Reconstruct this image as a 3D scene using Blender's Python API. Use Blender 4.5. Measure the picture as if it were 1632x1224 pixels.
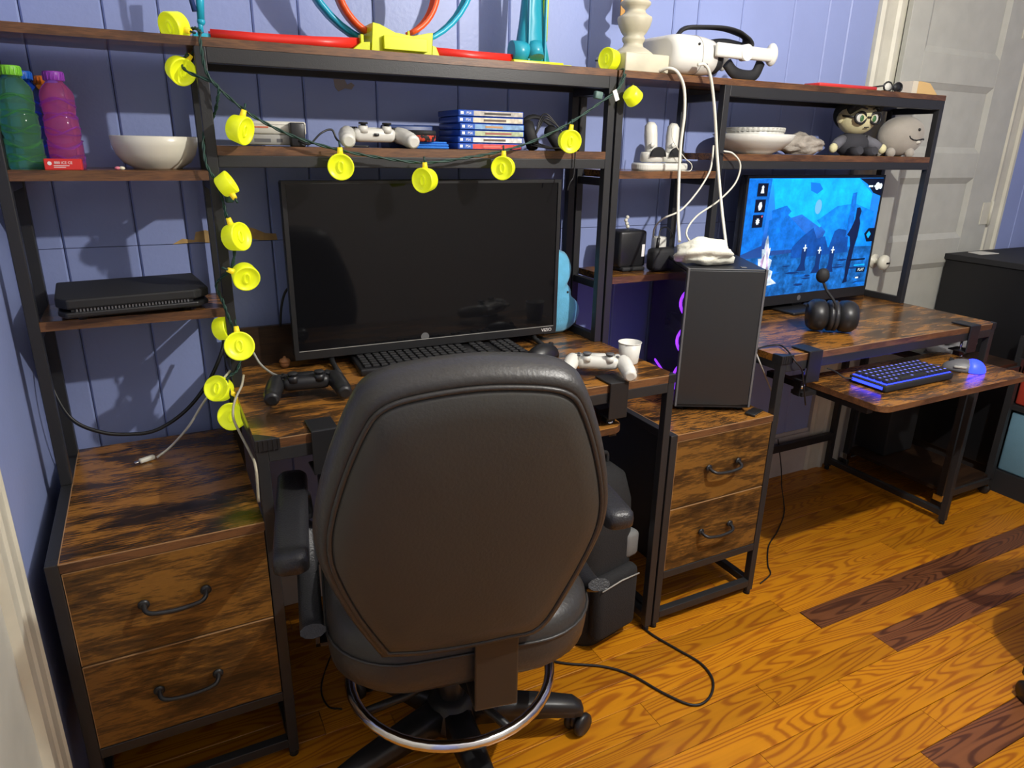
import bpy, bmesh, math, random
from mathutils import Vector, Matrix, noise as mnoise
random.seed(7)
for _o in list(bpy.data.objects): bpy.data.objects.remove(_o, do_unlink=True)
SC = bpy.context.scene
COL = SC.collection
R = math.radians

# ------------------------------------------------------------------ camera
cam = bpy.data.cameras.new('camera'); camo = bpy.data.objects.new('camera', cam); COL.objects.link(camo)
cam.sensor_width = 36.0; cam.lens = 1106.66 / 1632 * 36; cam.clip_start = .02
def _camrot(yaw, pitch, roll):
    y, p, r = R(yaw), R(pitch), R(roll)
    f = Vector((math.sin(y)*math.cos(p), math.cos(y)*math.cos(p), math.sin(p)))
    rt = Vector((math.cos(y), -math.sin(y), 0)); up = rt.cross(f)
    r2 = rt*math.cos(r) + up*math.sin(r); u2 = -rt*math.sin(r) + up*math.cos(r)
    return Matrix((r2, u2, -f)).transposed().to_4x4()
camo.matrix_world = Matrix.Translation((.2325, -1.7378, 1.2709)) @ _camrot(27.495, -18.9501, 1.1298)
SC.camera = camo
# ------------------------------------------------------------------ light and exposure
wd = bpy.data.worlds.new('world'); SC.world = wd; wd.use_nodes = True
wd.node_tree.nodes['Background'].inputs[0].default_value = (.5, .55, .65, 1)
wd.node_tree.nodes['Background'].inputs[1].default_value = .05
LAMP = (1.6, -1.49, 1.935)
lamp = bpy.data.lights.new('bulb_light', 'POINT'); lamp.energy = 74; lamp.shadow_soft_size = .02; lamp.color = (1, .965, .91)
lampo = bpy.data.objects.new('bulb_light', lamp); COL.objects.link(lampo); lampo.location = LAMP
SC.view_settings.view_transform = 'Standard'; SC.view_settings.look = 'None'
SC.view_settings.gamma = 1; SC.view_settings.use_curve_mapping = False
SC.view_settings.exposure = .52

# ------------------------------------------------------------------ mesh helper
class MB:
    def __init__(s): s.v = []; s.f = []; s.sm = []
    def add(s, vs, fs, smooth=False, M=None):
        b = len(s.v)
        for p in vs:
            p = Vector(p)
            s.v.append(M @ p if M is not None else p)
        for q in fs: s.f.append([b+i for i in q]); s.sm.append(smooth)
        return s
    def box(s, x0, x1, y0, y1, z0, z1, M=None):
        return s.add([(x0,y0,z0),(x1,y0,z0),(x1,y1,z0),(x0,y1,z0),(x0,y0,z1),(x1,y0,z1),(x1,y1,z1),(x0,y1,z1)],
            [(0,3,2,1),(4,5,6,7),(0,1,5,4),(1,2,6,5),(2,3,7,6),(3,0,4,7)], False, M)
    def rbox(s, c, size, r=.005, seg=2, M=None, smooth=True):
        bm = bmesh.new(); bmesh.ops.create_cube(bm, size=1)
        for v in bm.verts: v.co = Vector((v.co.x*size[0], v.co.y*size[1], v.co.z*size[2]))
        r = min(r, min(size)*.49)
        bmesh.ops.bevel(bm, geom=list(bm.edges), offset=r, segments=seg, profile=.5, affect='EDGES')
        T = Matrix.Translation(c)
        if M is not None: T = M @ T
        bm.verts.index_update()
        s.add([v.co for v in bm.verts], [[v.index for v in f.verts] for f in bm.faces], smooth, T); bm.free()
        return s
    def cyl(s, p0, p1, r0, r1=None, n=16, caps=True, smooth=True, M=None):
        if r1 is None: r1 = r0
        p0, p1 = Vector(p0), Vector(p1); d = (p1-p0).normalized(); a = d.orthogonal().normalized(); b = d.cross(a)
        vs = []
        for p, r in ((p0,r0),(p1,r1)):
            for i in range(n):
                t = 2*math.pi*i/n; vs.append(p + a*math.cos(t)*r + b*math.sin(t)*r)
        s.add(vs, [(i,(i+1)%n,n+(i+1)%n,n+i) for i in range(n)], smooth, M)
        if caps:
            s.add(vs[:n], [list(range(n))[::-1]], False, M); s.add(vs[n:], [list(range(n))], False, M)
        return s
    def tube(s, pts, r, n=8, closed=False, flat=1.0, M=None, up=None):
        pts = [Vector(p) for p in pts]; m = len(pts); rs = r if isinstance(r, (list, tuple)) else [r]*m
        vs = []; pa = None
        for i, p in enumerate(pts):
            if closed: d = pts[(i+1)%m]-pts[i-1]
            else: d = pts[min(i+1,m-1)]-pts[max(i-1,0)]
            if d.length < 1e-9: d = Vector((0,0,1))
            d.normalize()
            if up is not None:
                a = Vector(up) - d*Vector(up).dot(d)
                a = a.normalized() if a.length > 1e-4 else d.orthogonal().normalized()
            elif pa is None: a = d.orthogonal().normalized()
            else:
                a = pa - d*pa.dot(d)
                a = a.normalized() if a.length > 1e-6 else d.orthogonal().normalized()
            pa = a; b = d.cross(a)
            for k in range(n):
                t = 2*math.pi*k/n; vs.append(p + a*math.cos(t)*rs[i]*flat + b*math.sin(t)*rs[i])
        fs = []
        for i in range(m if closed else m-1):
            for k in range(n):
                j = (i+1) % m; fs.append((i*n+k, i*n+(k+1)%n, j*n+(k+1)%n, j*n+k))
        s.add(vs, fs, True, M)
        if not closed:
            s.add(vs[:n], [list(range(n))[::-1]], False, M); s.add(vs[-n:], [list(range(n))], False, M)
        return s
    def lathe(s, prof, n=24, M=None, smooth=True):
        vs = []
        for r, z in prof:
            for i in range(n):
                t = 2*math.pi*i/n; vs.append((r*math.cos(t), r*math.sin(t), z))
        fs = []
        for j in range(len(prof)-1):
            for i in range(n): fs.append((j*n+i, j*n+(i+1)%n, (j+1)*n+(i+1)%n, (j+1)*n+i))
        fs2 = []
        if prof[0][0] > 1e-4: fs2.append(list(range(n))[::-1])
        if prof[-1][0] > 1e-4: fs2.append([(len(prof)-1)*n+i for i in range(n)])
        s.add(vs, fs, smooth, M)
        for q in fs2: s.add([vs[i] for i in q], [list(range(len(q)))], False, M)
        return s
    def prism(s, pts, d0, d1, plane='xz', M=None, smooth=False):
        def mk(p, d):
            return (p[0], d, p[1]) if plane == 'xz' else ((p[0], p[1], d) if plane == 'xy' else (d, p[0], p[1]))
        n = len(pts); A = [mk(p, d0) for p in pts]; B = [mk(p, d1) for p in pts]
        s.add(A+B, [(i,(i+1)%n,n+(i+1)%n,n+i) for i in range(n)], smooth, M)
        s.add(A, [list(range(n))[::-1]], False, M); s.add(B, [list(range(n))], False, M)
        return s
    def stack(s, rings, cap0=True, cap1=True, M=None):
        n = len(rings[0]); vs = [p for r in rings for p in r]
        s.add(vs, [(j*n+i, j*n+(i+1)%n, (j+1)*n+(i+1)%n, (j+1)*n+i) for j in range(len(rings)-1) for i in range(n)], True, M)
        if cap0: s.add(rings[0], [list(range(n))[::-1]], True, M)
        if cap1: s.add(rings[-1], [list(range(n))], True, M)
        return s
    def ball(s, c, rad, n=20, m=12, M=None, fn=None):
        rad = (rad,)*3 if isinstance(rad, (int, float)) else rad
        rings = []
        for j in range(m+1):
            ph = -math.pi/2 + math.pi*j/m
            rg = []
            for i in range(n):
                t = 2*math.pi*i/n
                u = Vector((math.cos(ph)*math.cos(t), math.cos(ph)*math.sin(t), math.sin(ph)))
                k = fn(u) if fn else 1
                rg.append(Vector((c[0]+u.x*rad[0]*k, c[1]+u.y*rad[1]*k, c[2]+u.z*rad[2]*k)))
            rings.append(rg)
        return s.stack(rings, False, False, M)
    def build(s, name, mat=None, parent=None, loc=None, rot=None, bevel=0):
        me = bpy.data.meshes.new(name); me.from_pydata([tuple(v) for v in s.v], [], s.f)
        me.polygons.foreach_set('use_smooth', s.sm)
        bm = bmesh.new(); bm.from_mesh(me)
        bmesh.ops.remove_doubles(bm, verts=bm.verts, dist=1e-6); bmesh.ops.recalc_face_normals(bm, faces=bm.faces)
        bm.to_mesh(me); bm.free()
        me.update()
        o = bpy.data.objects.new(name, me); COL.objects.link(o)
        if mat: me.materials.append(mat)
        if parent is not None: o.parent = parent
        if loc: o.location = loc
        if rot: o.rotation_euler = rot
        if bevel:
            b = o.modifiers.new('bevel', 'BEVEL'); b.width = bevel; b.segments = 2; b.limit_method = 'ANGLE'
        return o

def crom(pts, k=6):
    pts = [Vector(p) for p in pts]; P = [pts[0]*2-pts[1]] + pts + [pts[-1]*2-pts[-2]]; out = []
    for i in range(1, len(P)-2):
        a, b, c, d = P[i-1], P[i], P[i+1], P[i+2]
        for j in range(k):
            t = j/k; out.append(.5*((2*b)+(c-a)*t+(2*a-5*b+4*c-d)*t*t+(3*b-a-3*c+d)*t**3))
    out.append(P[-2]); return out
def rrect(w, h, r, k=5, cx=0, cy=0):
    out = []
    for sx, sy, a0 in ((1,1,0),(-1,1,90),(-1,-1,180),(1,-1,270)):
        for i in range(k+1):
            a = R(a0+90*i/k); out.append((cx+sx*(w/2-r)+r*math.cos(a), cy+sy*(h/2-r)+r*math.sin(a)))
    return out
def tag(o, label=None, cat=None, group=None, kind=None):
    if label: o['label'] = label
    if cat: o['category'] = cat
    if group: o['group'] = group
    if kind: o['kind'] = kind
    return o
def thing(name, label, cat, loc=(0,0,0), rz=0, group=None):
    o = bpy.data.objects.new(name, None); COL.objects.link(o); o.location = loc; o.rotation_euler = (0,0,rz); o.empty_display_size = .05
    return tag(o, label, cat, group)
def copy_tree(o, parent=None):
    c = o.copy(); COL.objects.link(c); c.parent = parent
    for ch in list(o.children): copy_tree(ch, c)
    return c
def text_mesh(name, s, size, mat, parent, M, ext=.0004, align='CENTER'):
    cu = bpy.data.curves.new(name, 'FONT'); cu.body = s; cu.size = size; cu.extrude = ext; cu.align_x = align; cu.align_y = 'CENTER'
    t = bpy.data.objects.new(name, cu); COL.objects.link(t)
    dg = bpy.context.evaluated_depsgraph_get(); me = bpy.data.meshes.new_from_object(t.evaluated_get(dg))
    bpy.data.objects.remove(t, do_unlink=True); bpy.data.curves.remove(cu)
    me.transform(M); me.materials.clear(); me.materials.append(mat)
    o = bpy.data.objects.new(name, me); COL.objects.link(o); o.parent = parent
    return o
FRONT = Matrix.Rotation(R(90), 4, 'X')     # text in the xz plane, facing -y

# ------------------------------------------------------------------ materials
def N(nt, t, **kw):
    n = nt.nodes.new(t)
    for k, v in kw.items():
        if k.startswith('i_'): n.inputs[k[2:]].default_value = v
        else: setattr(n, k, v)
    return n
def ramp(nt, stops):
    n = nt.nodes.new('ShaderNodeValToRGB'); e = n.color_ramp.elements
    while len(e) < len(stops): e.new(.5)
    for el, (p, c) in zip(e, stops): el.position = p; el.color = (*c, 1) if len(c) == 3 else c
    return n
MATS = {}
def mat(name, col, rough=.5, metal=0, var=0, vscale=8, bump=0, bscale=60, emit=0, ecol=None, spec=.5, coat=0, trans=0, alpha=1, sheen=0, ior=1.45):
    m = bpy.data.materials.new(name); m.use_nodes = True; nt = m.node_tree; b = nt.nodes['Principled BSDF']
    b.inputs['Base Color'].default_value = (*col, 1); b.inputs['Roughness'].default_value = rough; b.inputs['Metallic'].default_value = metal
    b.inputs['Specular IOR Level'].default_value = spec; b.inputs['Coat Weight'].default_value = coat; b.inputs['IOR'].default_value = ior
    b.inputs['Transmission Weight'].default_value = trans; b.inputs['Alpha'].default_value = alpha; b.inputs['Sheen Weight'].default_value = sheen
    if emit: b.inputs['Emission Color'].default_value = (*(ecol or col), 1); b.inputs['Emission Strength'].default_value = emit
    tc = N(nt, 'ShaderNodeTexCoord')
    if var:
        nz = N(nt, 'ShaderNodeTexNoise', i_Scale=vscale, i_Detail=4.0); nt.links.new(tc.outputs['Object'], nz.inputs['Vector'])
        rp = ramp(nt, [(.3, tuple(c*(1-var) for c in col)), (.7, tuple(min(1, c*(1+var)) for c in col))])
        nt.links.new(nz.outputs['Fac'], rp.inputs[0]); nt.links.new(rp.outputs[0], b.inputs['Base Color'])
    if bump:
        nz = N(nt, 'ShaderNodeTexNoise', i_Scale=bscale, i_Detail=3.0); nt.links.new(tc.outputs['Object'], nz.inputs['Vector'])
        bp = N(nt, 'ShaderNodeBump', i_Strength=bump, i_Distance=.002); nt.links.new(nz.outputs['Fac'], bp.inputs['Height']); nt.links.new(bp.outputs[0], b.inputs['Normal'])
    MATS[name] = m; return m

def rustic(name, lo, mid, hi, gloss=.3, sx=1.6, sy=16, bias=0.0):
    m = bpy.data.materials.new(name); m.use_nodes = True; nt = m.node_tree; b = nt.nodes['Principled BSDF']; L = nt.links.new
    tc = N(nt, 'ShaderNodeTexCoord'); oi = N(nt, 'ShaderNodeObjectInfo')
    mul = N(nt, 'ShaderNodeMath', operation='MULTIPLY'); mul.inputs[1].default_value = 37.0; L(oi.outputs['Random'], mul.inputs[0])
    ad = N(nt, 'ShaderNodeVectorMath', operation='ADD'); L(tc.outputs['Object'], ad.inputs[0]); L(mul.outputs[0], ad.inputs[1])
    mp1 = N(nt, 'ShaderNodeMapping'); mp1.inputs['Scale'].default_value = (sx, sy*.45, sy*.45); L(ad.outputs[0], mp1.inputs[0])
    n1 = N(nt, 'ShaderNodeTexNoise', i_Scale=2.2, i_Detail=5.0, i_Roughness=.6, i_Distortion=.8); L(mp1.outputs[0], n1.inputs['Vector'])
    mp2 = N(nt, 'ShaderNodeMapping'); mp2.inputs['Scale'].default_value = (sx*3.5, sy*4.5, sy*4.5); L(ad.outputs[0], mp2.inputs[0])
    n2 = N(nt, 'ShaderNodeTexNoise', i_Scale=3.0, i_Detail=6.0, i_Roughness=.65, i_Distortion=.5); L(mp2.outputs[0], n2.inputs['Vector'])
    mx = N(nt, 'ShaderNodeMath', operation='MULTIPLY_ADD'); L(n2.outputs['Fac'], mx.inputs[0]); mx.inputs[1].default_value = .75
    ofs = N(nt, 'ShaderNodeMath', operation='MULTIPLY_ADD'); L(n1.outputs['Fac'], ofs.inputs[0]); ofs.inputs[1].default_value = 1.05; ofs.inputs[2].default_value = -.41 + bias
    L(ofs.outputs[0], mx.inputs[2])
    rp = ramp(nt, [(.30, lo), (.47, mid), (.60, hi), (.78, tuple(c*.75 for c in hi))]); L(mx.outputs[0], rp.inputs[0])
    L(rp.outputs[0], b.inputs['Base Color']); b.inputs['Roughness'].default_value = gloss
    bp = N(nt, 'ShaderNodeBump', i_Strength=.15, i_Distance=.001); L(n2.outputs['Fac'], bp.inputs['Height']); L(bp.outputs[0], b.inputs['Normal'])
    MATS[name] = m; return m

def plank_mat(name, lo, hi, dark):
    m = bpy.data.materials.new(name); m.use_nodes = True; nt = m.node_tree; b = nt.nodes['Principled BSDF']; L = nt.links.new
    tc = N(nt, 'ShaderNodeTexCoord'); oi = N(nt, 'ShaderNodeObjectInfo')
    mul = N(nt, 'ShaderNodeMath', operation='MULTIPLY'); mul.inputs[1].default_value = 53.0; L(oi.outputs['Random'], mul.inputs[0])
    ad = N(nt, 'ShaderNodeVectorMath', operation='ADD'); L(tc.outputs['Object'], ad.inputs[0]); L(mul.outputs[0], ad.inputs[1])
    mp = N(nt, 'ShaderNodeMapping'); mp.inputs['Scale'].default_value = (1.5, 14, 14); L(ad.outputs[0], mp.inputs[0])
    n0 = N(nt, 'ShaderNodeTexNoise', i_Scale=1.0, i_Detail=1.0, i_Distortion=.15); L(mp.outputs[0], n0.inputs['Vector'])
    rg = N(nt, 'ShaderNodeMath', operation='MULTIPLY'); rg.inputs[1].default_value = 118.0; L(n0.outputs['Fac'], rg.inputs[0])
    sn = N(nt, 'ShaderNodeMath', operation='SINE'); L(rg.outputs[0], sn.inputs[0])
    rp = ramp(nt, [(.0, hi), (.55, tuple(h*.95 for h in hi)), (.86, lo), (1.0, tuple((a+b)/2 for a, b in zip(lo, dark)))])
    mr = N(nt, 'ShaderNodeMapRange'); mr.inputs['From Min'].default_value = -1; L(sn.outputs[0], mr.inputs[0]); L(mr.outputs[0], rp.inputs[0])
    mp2 = N(nt, 'ShaderNodeMapping'); mp2.inputs['Scale'].default_value = (3, 120, 120); L(ad.outputs[0], mp2.inputs[0])
    n2 = N(nt, 'ShaderNodeTexNoise', i_Scale=1.0, i_Detail=3.0); L(mp2.outputs[0], n2.inputs['Vector'])
    hs = N(nt, 'ShaderNodeHueSaturation'); L(rp.outputs[0], hs.inputs['Color'])
    v = N(nt, 'ShaderNodeMapRange'); v.inputs['To Min'].default_value = .80; v.inputs['To Max'].default_value = 1.10; L(oi.outputs['Random'], v.inputs[0])
    v2 = N(nt, 'ShaderNodeMapRange'); v2.inputs['To Min'].default_value = .82; v2.inputs['To Max'].default_value = 1.15; L(n2.outputs['Fac'], v2.inputs[0])
    vm = N(nt, 'ShaderNodeMath', operation='MULTIPLY'); L(v.outputs[0], vm.inputs[0]); L(v2.outputs[0], vm.inputs[1]); L(vm.outputs[0], hs.inputs['Value'])
    L(hs.outputs[0], b.inputs['Base Color']); b.inputs['Roughness'].default_value = .34; b.inputs['Specular IOR Level'].default_value = .4
    MATS[name] = m; return m

WALL = mat('lavender_paint', (.262,.318,.575), .42, var=.07, vscale=3, bump=.25, bscale=90)
WALLC = mat('cream_paint', (.50,.48,.43), .6)
CEIL = mat('ceiling_paint', (.88,.88,.86), .8)
WHITE = mat('old_white_paint', (.58,.56,.46), .45, var=.1, vscale=10, bump=.2, bscale=40)
DOORM = mat('door_paint', (.45,.45,.40), .45, var=.06, vscale=14, bump=.15, bscale=30)
BASEB = mat('baseboard_paint', (.50,.46,.42), .5, var=.12, vscale=9)
METAL = mat('black_steel', (.020,.020,.021), .42, bump=.1, bscale=400)
PLAST = mat('black_plastic', (.014,.014,.015), .38)
RUBBER = mat('matt_black', (.012,.012,.013), .7)
PADM = mat('soft_black_pad', (.022,.022,.024), .33, bump=.5, bscale=300)
LEATH = mat('black_leather', (.034,.032,.030), .40, bump=.35, bscale=150)
LEATH2 = mat('charcoal_leather', (.039,.038,.033), .46, bump=.2, bscale=200)
CHROME = mat('chrome', (.75,.75,.76), .14, metal=1)
WOODT = rustic('rustic_top', (.018,.011,.007), (.095,.042,.012), (.32,.135,.024), .24, sx=2.4, sy=17)
WOODK = rustic('rustic_dark', (.012,.007,.005), (.022,.011,.006), (.035,.017,.008), .35)
WOODD = rustic('rustic_front', (.022,.012,.006), (.085,.040,.011), (.205,.095,.019), .33, sx=2.4, sy=15)
WOODE = rustic('rustic_edge', (.050,.022,.010), (.10,.043,.018), (.155,.068,.026), .4, sx=3, sy=30)
FLOORM = plank_mat('pine_plank', (.36,.115,.005), (.50,.192,.006), (.25,.066,.004))
FLOORD = plank_mat('walnut_plank', (.085,.028,.012), (.17,.060,.022), (.05,.018,.010))
YEL = mat('lemon_plastic', (.66,.68,.010), .35, emit=.26, ecol=(.78,.90,.02))
YELS = mat('amber_plastic', (.80,.60,.02), .4, emit=.25, ecol=(.8,.55,.02))
CORD = mat('green_cord', (.012,.045,.032), .5)
CREAM = mat('cream_plastic', (.70,.68,.56), .32)
WPL = mat('white_plastic', (.64,.63,.57), .3)
GREY = mat('grey_plastic', (.33,.32,.29), .45)
GREYD = mat('dark_grey_plastic', (.10,.10,.105), .45)
NAVY = mat('navy_plastic', (.02,.045,.16), .4)
SKIN = mat('pale_fleece', (.62,.58,.34), .85)

# ------------------------------------------------------------------ room
XL, XR, YB, YF, ZC = -.03, 4.3, .065, -3.1, 2.45
def struct(o, label=None): return tag(o, label, kind='structure')
floor = struct(MB().box(XL-.1, XR+.1, YF-.1, YB+.15, -.06, -.013).build('floor', mat('subfloor', (.02,.01,.005), .9)), 'orange varnished pine plank floor with two dark boards')
struct(MB().box(XL-.1, XR+.1, YF-.1, YB+.15, ZC, ZC+.05).build('ceiling', CEIL))
wback = struct(MB().box(XL-.1, XR+.1, YB+.013, YB+.13, -.06, ZC).build('wall_back', mat('groove_dark', (.15,.165,.34), .7)), 'lavender painted plank wall behind the desks')
struct(MB().box(XL-.1, XL, YF-.1, YB+.013, -.06, ZC).build('wall_left', WALL), 'lavender side wall beside the drawers')
struct(MB().box(XR, XR+.1, YF-.1, YB+.013, -.06, ZC).build('wall_right', WALL))
struct(MB().box(XL-.1, XR+.1, YF-.1, YF, -.06, ZC).build('wall_front', WALLC))
# wall boards with chamfered edges, each its own piece
def board(x0, x1, z0, z1):
    c = .0035; p = [(x0+.0008,YB+.013),(x0+.0008,YB+c),(x0+.0008+c,YB),(x1-.0008-c,YB),(x1-.0008,YB+c),(x1-.0008,YB+.013)]
    MB().prism(p, z0, z1, 'xy').build('board', WALL, wback)
up = [-.03,.063,.207,.311,.5,.601,.778,.997,1.142,1.39,1.53,1.679,1.771,1.945,2.162,2.319,2.421,2.557]
for a, b in zip(up, up[1:]): board(a, b, 1.041, ZC); board(a, b, .19, 1.0395)
for a, b in zip([2.557,2.70,2.86,3.0,3.2,3.36,3.55], [2.70,2.86,3.0,3.2,3.36,3.55,3.551]):
    if b-a > .01: board(a, b, 2.12, ZC)
rr = [3.555,3.70,3.86,4.0,4.16,4.3]
for a, b in zip(rr, rr[1:]): board(a, b, .19, ZC)
# torn brown paint patch left on the wall
pm = mat('old_tan_paint', (.50,.32,.12), .7, var=.25, vscale=30)
tp = MB()
tp.prism([(.278,1.040),(.30,1.052),(.325,1.048),(.33,1.066),(.352,1.070),(.372,1.060),(.40,1.072),(.43,1.078),(.46,1.070),(.485,1.058),(.51,1.056),(.512,1.041),(.47,1.0415),(.455,1.046),(.44,1.041),(.36,1.0405),(.33,1.043)], YB-.0012, YB-.0002, 'xz')
tp.build('paint_patch', pm, wback)
MB().prism([(.672,1.424),(.690,1.426),(.690,1.412),(.70,1.414),(.706,1.402),(.716,1.408),(.724,1.402),(.716,1.392),(.70,1.394),(.684,1.386),(.676,1.395)], YB-.001, YB-.0002, 'xz').build('paint_patch', mat('old_grey_paint', (.30,.25,.22), .7), wback)
struct(MB().box(XL, 2.557, YB-.012, YB+.012, 0, .175).box(XL, 2.557, YB-.004, YB+.012, .175, .19).build('baseboard_back', BASEB, bevel=.002), 'scuffed pale baseboard under the wall planks')
struct(MB().box(3.555, XR, YB-.012, YB+.012, 0, .19).build('baseboard_right', BASEB))
# floor planks
pitch = .079; y1 = -.618 + pitch*9; row = 0
meshes = {}
def plank(x0, x1, ya, dark=False):
    L = round(x1-x0, 2)
    me = meshes.get(L)
    if me is None:
        w, c = pitch-.0012, .0012
        o = MB().prism([(-w/2,-.014),(w/2,-.014),(w/2,-c),(w/2-c,0),(-w/2+c,0),(-w/2,-c)], -L/2+.0006, L/2-.0006, 'yz').build('plank', FLOORM)
        me = meshes[L] = o.data
        o.data.materials.clear(); o.data.materials.append(None); 
    else:
        o = bpy.data.objects.new('plank', me); COL.objects.link(o)
    o.parent = floor; o.location = ((x0+x1)/2, ya-pitch/2, 0)
    o.material_slots[0].link = 'OBJECT'; o.material_slots[0].material = FLOORD if dark else FLOORM
while y1 > YF:
    x = XL-.08; fixed = []
    if row == 9: fixed = [(1.775, 3.125)]
    if row == 11: fixed = [(1.88, 3.03)]
    if row == 15: fixed = [(1.62, 2.62)]
    cuts = []
    while x < XR:
        n = x + random.choice([.55,.7,.85,1.0,1.2,1.4,1.6])
        for fa, fb in fixed:
            if x < fa and n > fa-.12: n = fa
            if abs(x-fa) < 1e-6: n = fb
        n = min(n, XR+.06)
        cuts.append((round(x,3), round(n,3))); x = n
    for a, b in cuts:
        if b-a > .02: plank(a, b, y1, any(abs(a-fa) < .002 for fa, fb in fixed))
    y1 -= pitch; row += 1

# ------------------------------------------------------------------ door, casings
door = struct(thing('door_1', 'off-white panelled door with a round knob behind the right desk', 'door', (3.44, .062, 0), 0))
del door['category']
LX = lambda x: x-3.44
door.rotation_euler = (0,0,R(.6))
pz = [(.25,.50),(.60,.84),(.94,1.18),(1.275,1.52),(1.62,1.87)]
def dp(name, x0, x1, z0, z1, y0=-.02, y1=.0): return MB().box(LX(x0), LX(x1), y0, y1, z0, z1).build(name, DOORM, door, bevel=.0015)
dp('stile', 2.692, 2.80, .01, 2.03); dp('stile', 3.275, 3.44, .01, 2.03)
zz = [.01]+[v for p in pz for v in p]+[2.03]
for i in range(0, len(zz), 2): dp('rail', 2.80, 3.275, zz[i], zz[i+1])
for z0, z1 in pz:
    dp('panel', 2.80, 3.275, z0, z1, -.008, -.001)
    m = MB(); o_, i_ = (2.80, 3.275, z0, z1), (2.822, 3.253, z0+.022, z1-.022)
    P = [(o_[0],-.019,o_[2]),(o_[1],-.019,o_[2]),(o_[1],-.019,o_[3]),(o_[0],-.019,o_[3])]; Q = [(i_[0],-.0085,i_[2]),(i_[1],-.0085,i_[2]),(i_[1],-.0085,i_[3]),(i_[0],-.0085,i_[3])]
    P = [(LX(a),b,c) for a,b,c in P]; Q = [(LX(a),b,c) for a,b,c in Q]
    m.add(P+Q, [(i,(i+1)%4,4+(i+1)%4,4+i) for i in range(4)]); m.build('panel_moulding', DOORM, door)
kn = MB(); kn.lathe([(.027,0),(.027,.004),(.010,.006),(.009,.022),(.020,.028),(.0275,.036),(.029,.045),(.024,.055),(.012,.060),(.0,.061)], 24, Matrix.Translation((LX(2.735),-.02,.872)) @ Matrix.Rotation(R(90),4,'X'))
kn = kn.build('door_knob', CREAM, door); MB().box(LX(2.735)-.009, LX(2.735)+.009, -.083, -.0805, .868, .874).build('key_slot', RUBBER, kn)
MB().box(LX(2.79)-.012, LX(2.79)+.012, -.0215, -.0195, .87, .893).build('latch_plate', DOORM, door)
for z in (1.035, 1.75, .25):
    h = MB().box(-.055, .0, -.0235, -.02, z-.045, z+.045); h.cyl((.004,-.026,z-.05),(.004,-.026,z+.05), .006, n=12); h.build('hinge', WHITE, door)
def casing(name, x0, x1, z1, lab):
    w = x1-x0; p = [(x0,YB+.012),(x0,YB-.012),(x0+.012,YB-.020),(x0+.03,YB-.016),(x1-.03,YB-.016),(x1-.02,YB-.024),(x1-.006,YB-.024),(x1,YB-.015),(x1,YB+.012)]
    struct(MB().prism(p, 0, z1, 'xy').build(name, WHITE), lab)
casing('trim_1', 2.557, 2.662, 2.12, 'white door casing left of the panelled door')
casing('trim_2', 3.452, 3.553, 2.12, 'white door casing right of the panelled door')
struct(MB().box(2.662, 3.452, YB-.016, YB+.012, 2.04, 2.12).build('trim_3', WHITE))
struct(MB().box(2.662, 2.700, YB-.004, YB+.012, 0, 2.06).build('trim_5', WHITE), 'white door jamb beside the door knob')
# left-hand fluted casing and its door
q = [(-.545,XL)]; 
prof = [(XL,-.545),(XL+.016,-.545),(XL+.018,-.556),(XL+.014,-.560),(XL+.014,-.585),(XL+.018,-.589),(XL+.018,-.612),(XL+.014,-.616),(XL+.014,-.645),(XL+.020,-.65),(XL+.020,-.672),(XL+.004,-.676),(XL,-.676)]
struct(MB().prism(prof, 0, 2.1, 'xy').build('trim_4', WHITE), 'chipped cream fluted casing at the left edge')
struct(MB().box(XL-.002, XL+.006, -1.5, -.676, 0, 2.05).build('door_2', DOORM), 'cream painted door at the far left edge')

# ceiling lamp that lights the room
cl = thing('ceiling_lamp', 'bare bulb hanging lamp below the ceiling', 'lamp', (LAMP[0], LAMP[1], ZC))
MB().lathe([(0,0),(.07,0),(.065,-.02),(.02,-.03),(.012,-.035)], 24).build('canopy', WHITE, cl)
MB().cyl((0,0,-.03),(0,0,-.40), .006).build('stem', WHITE, cl)
MB().lathe([(.0,-.452),(.020,-.452),(.024,-.43),(.016,-.40),(0,-.395)], 20).build('socket', WHITE, cl)

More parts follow.
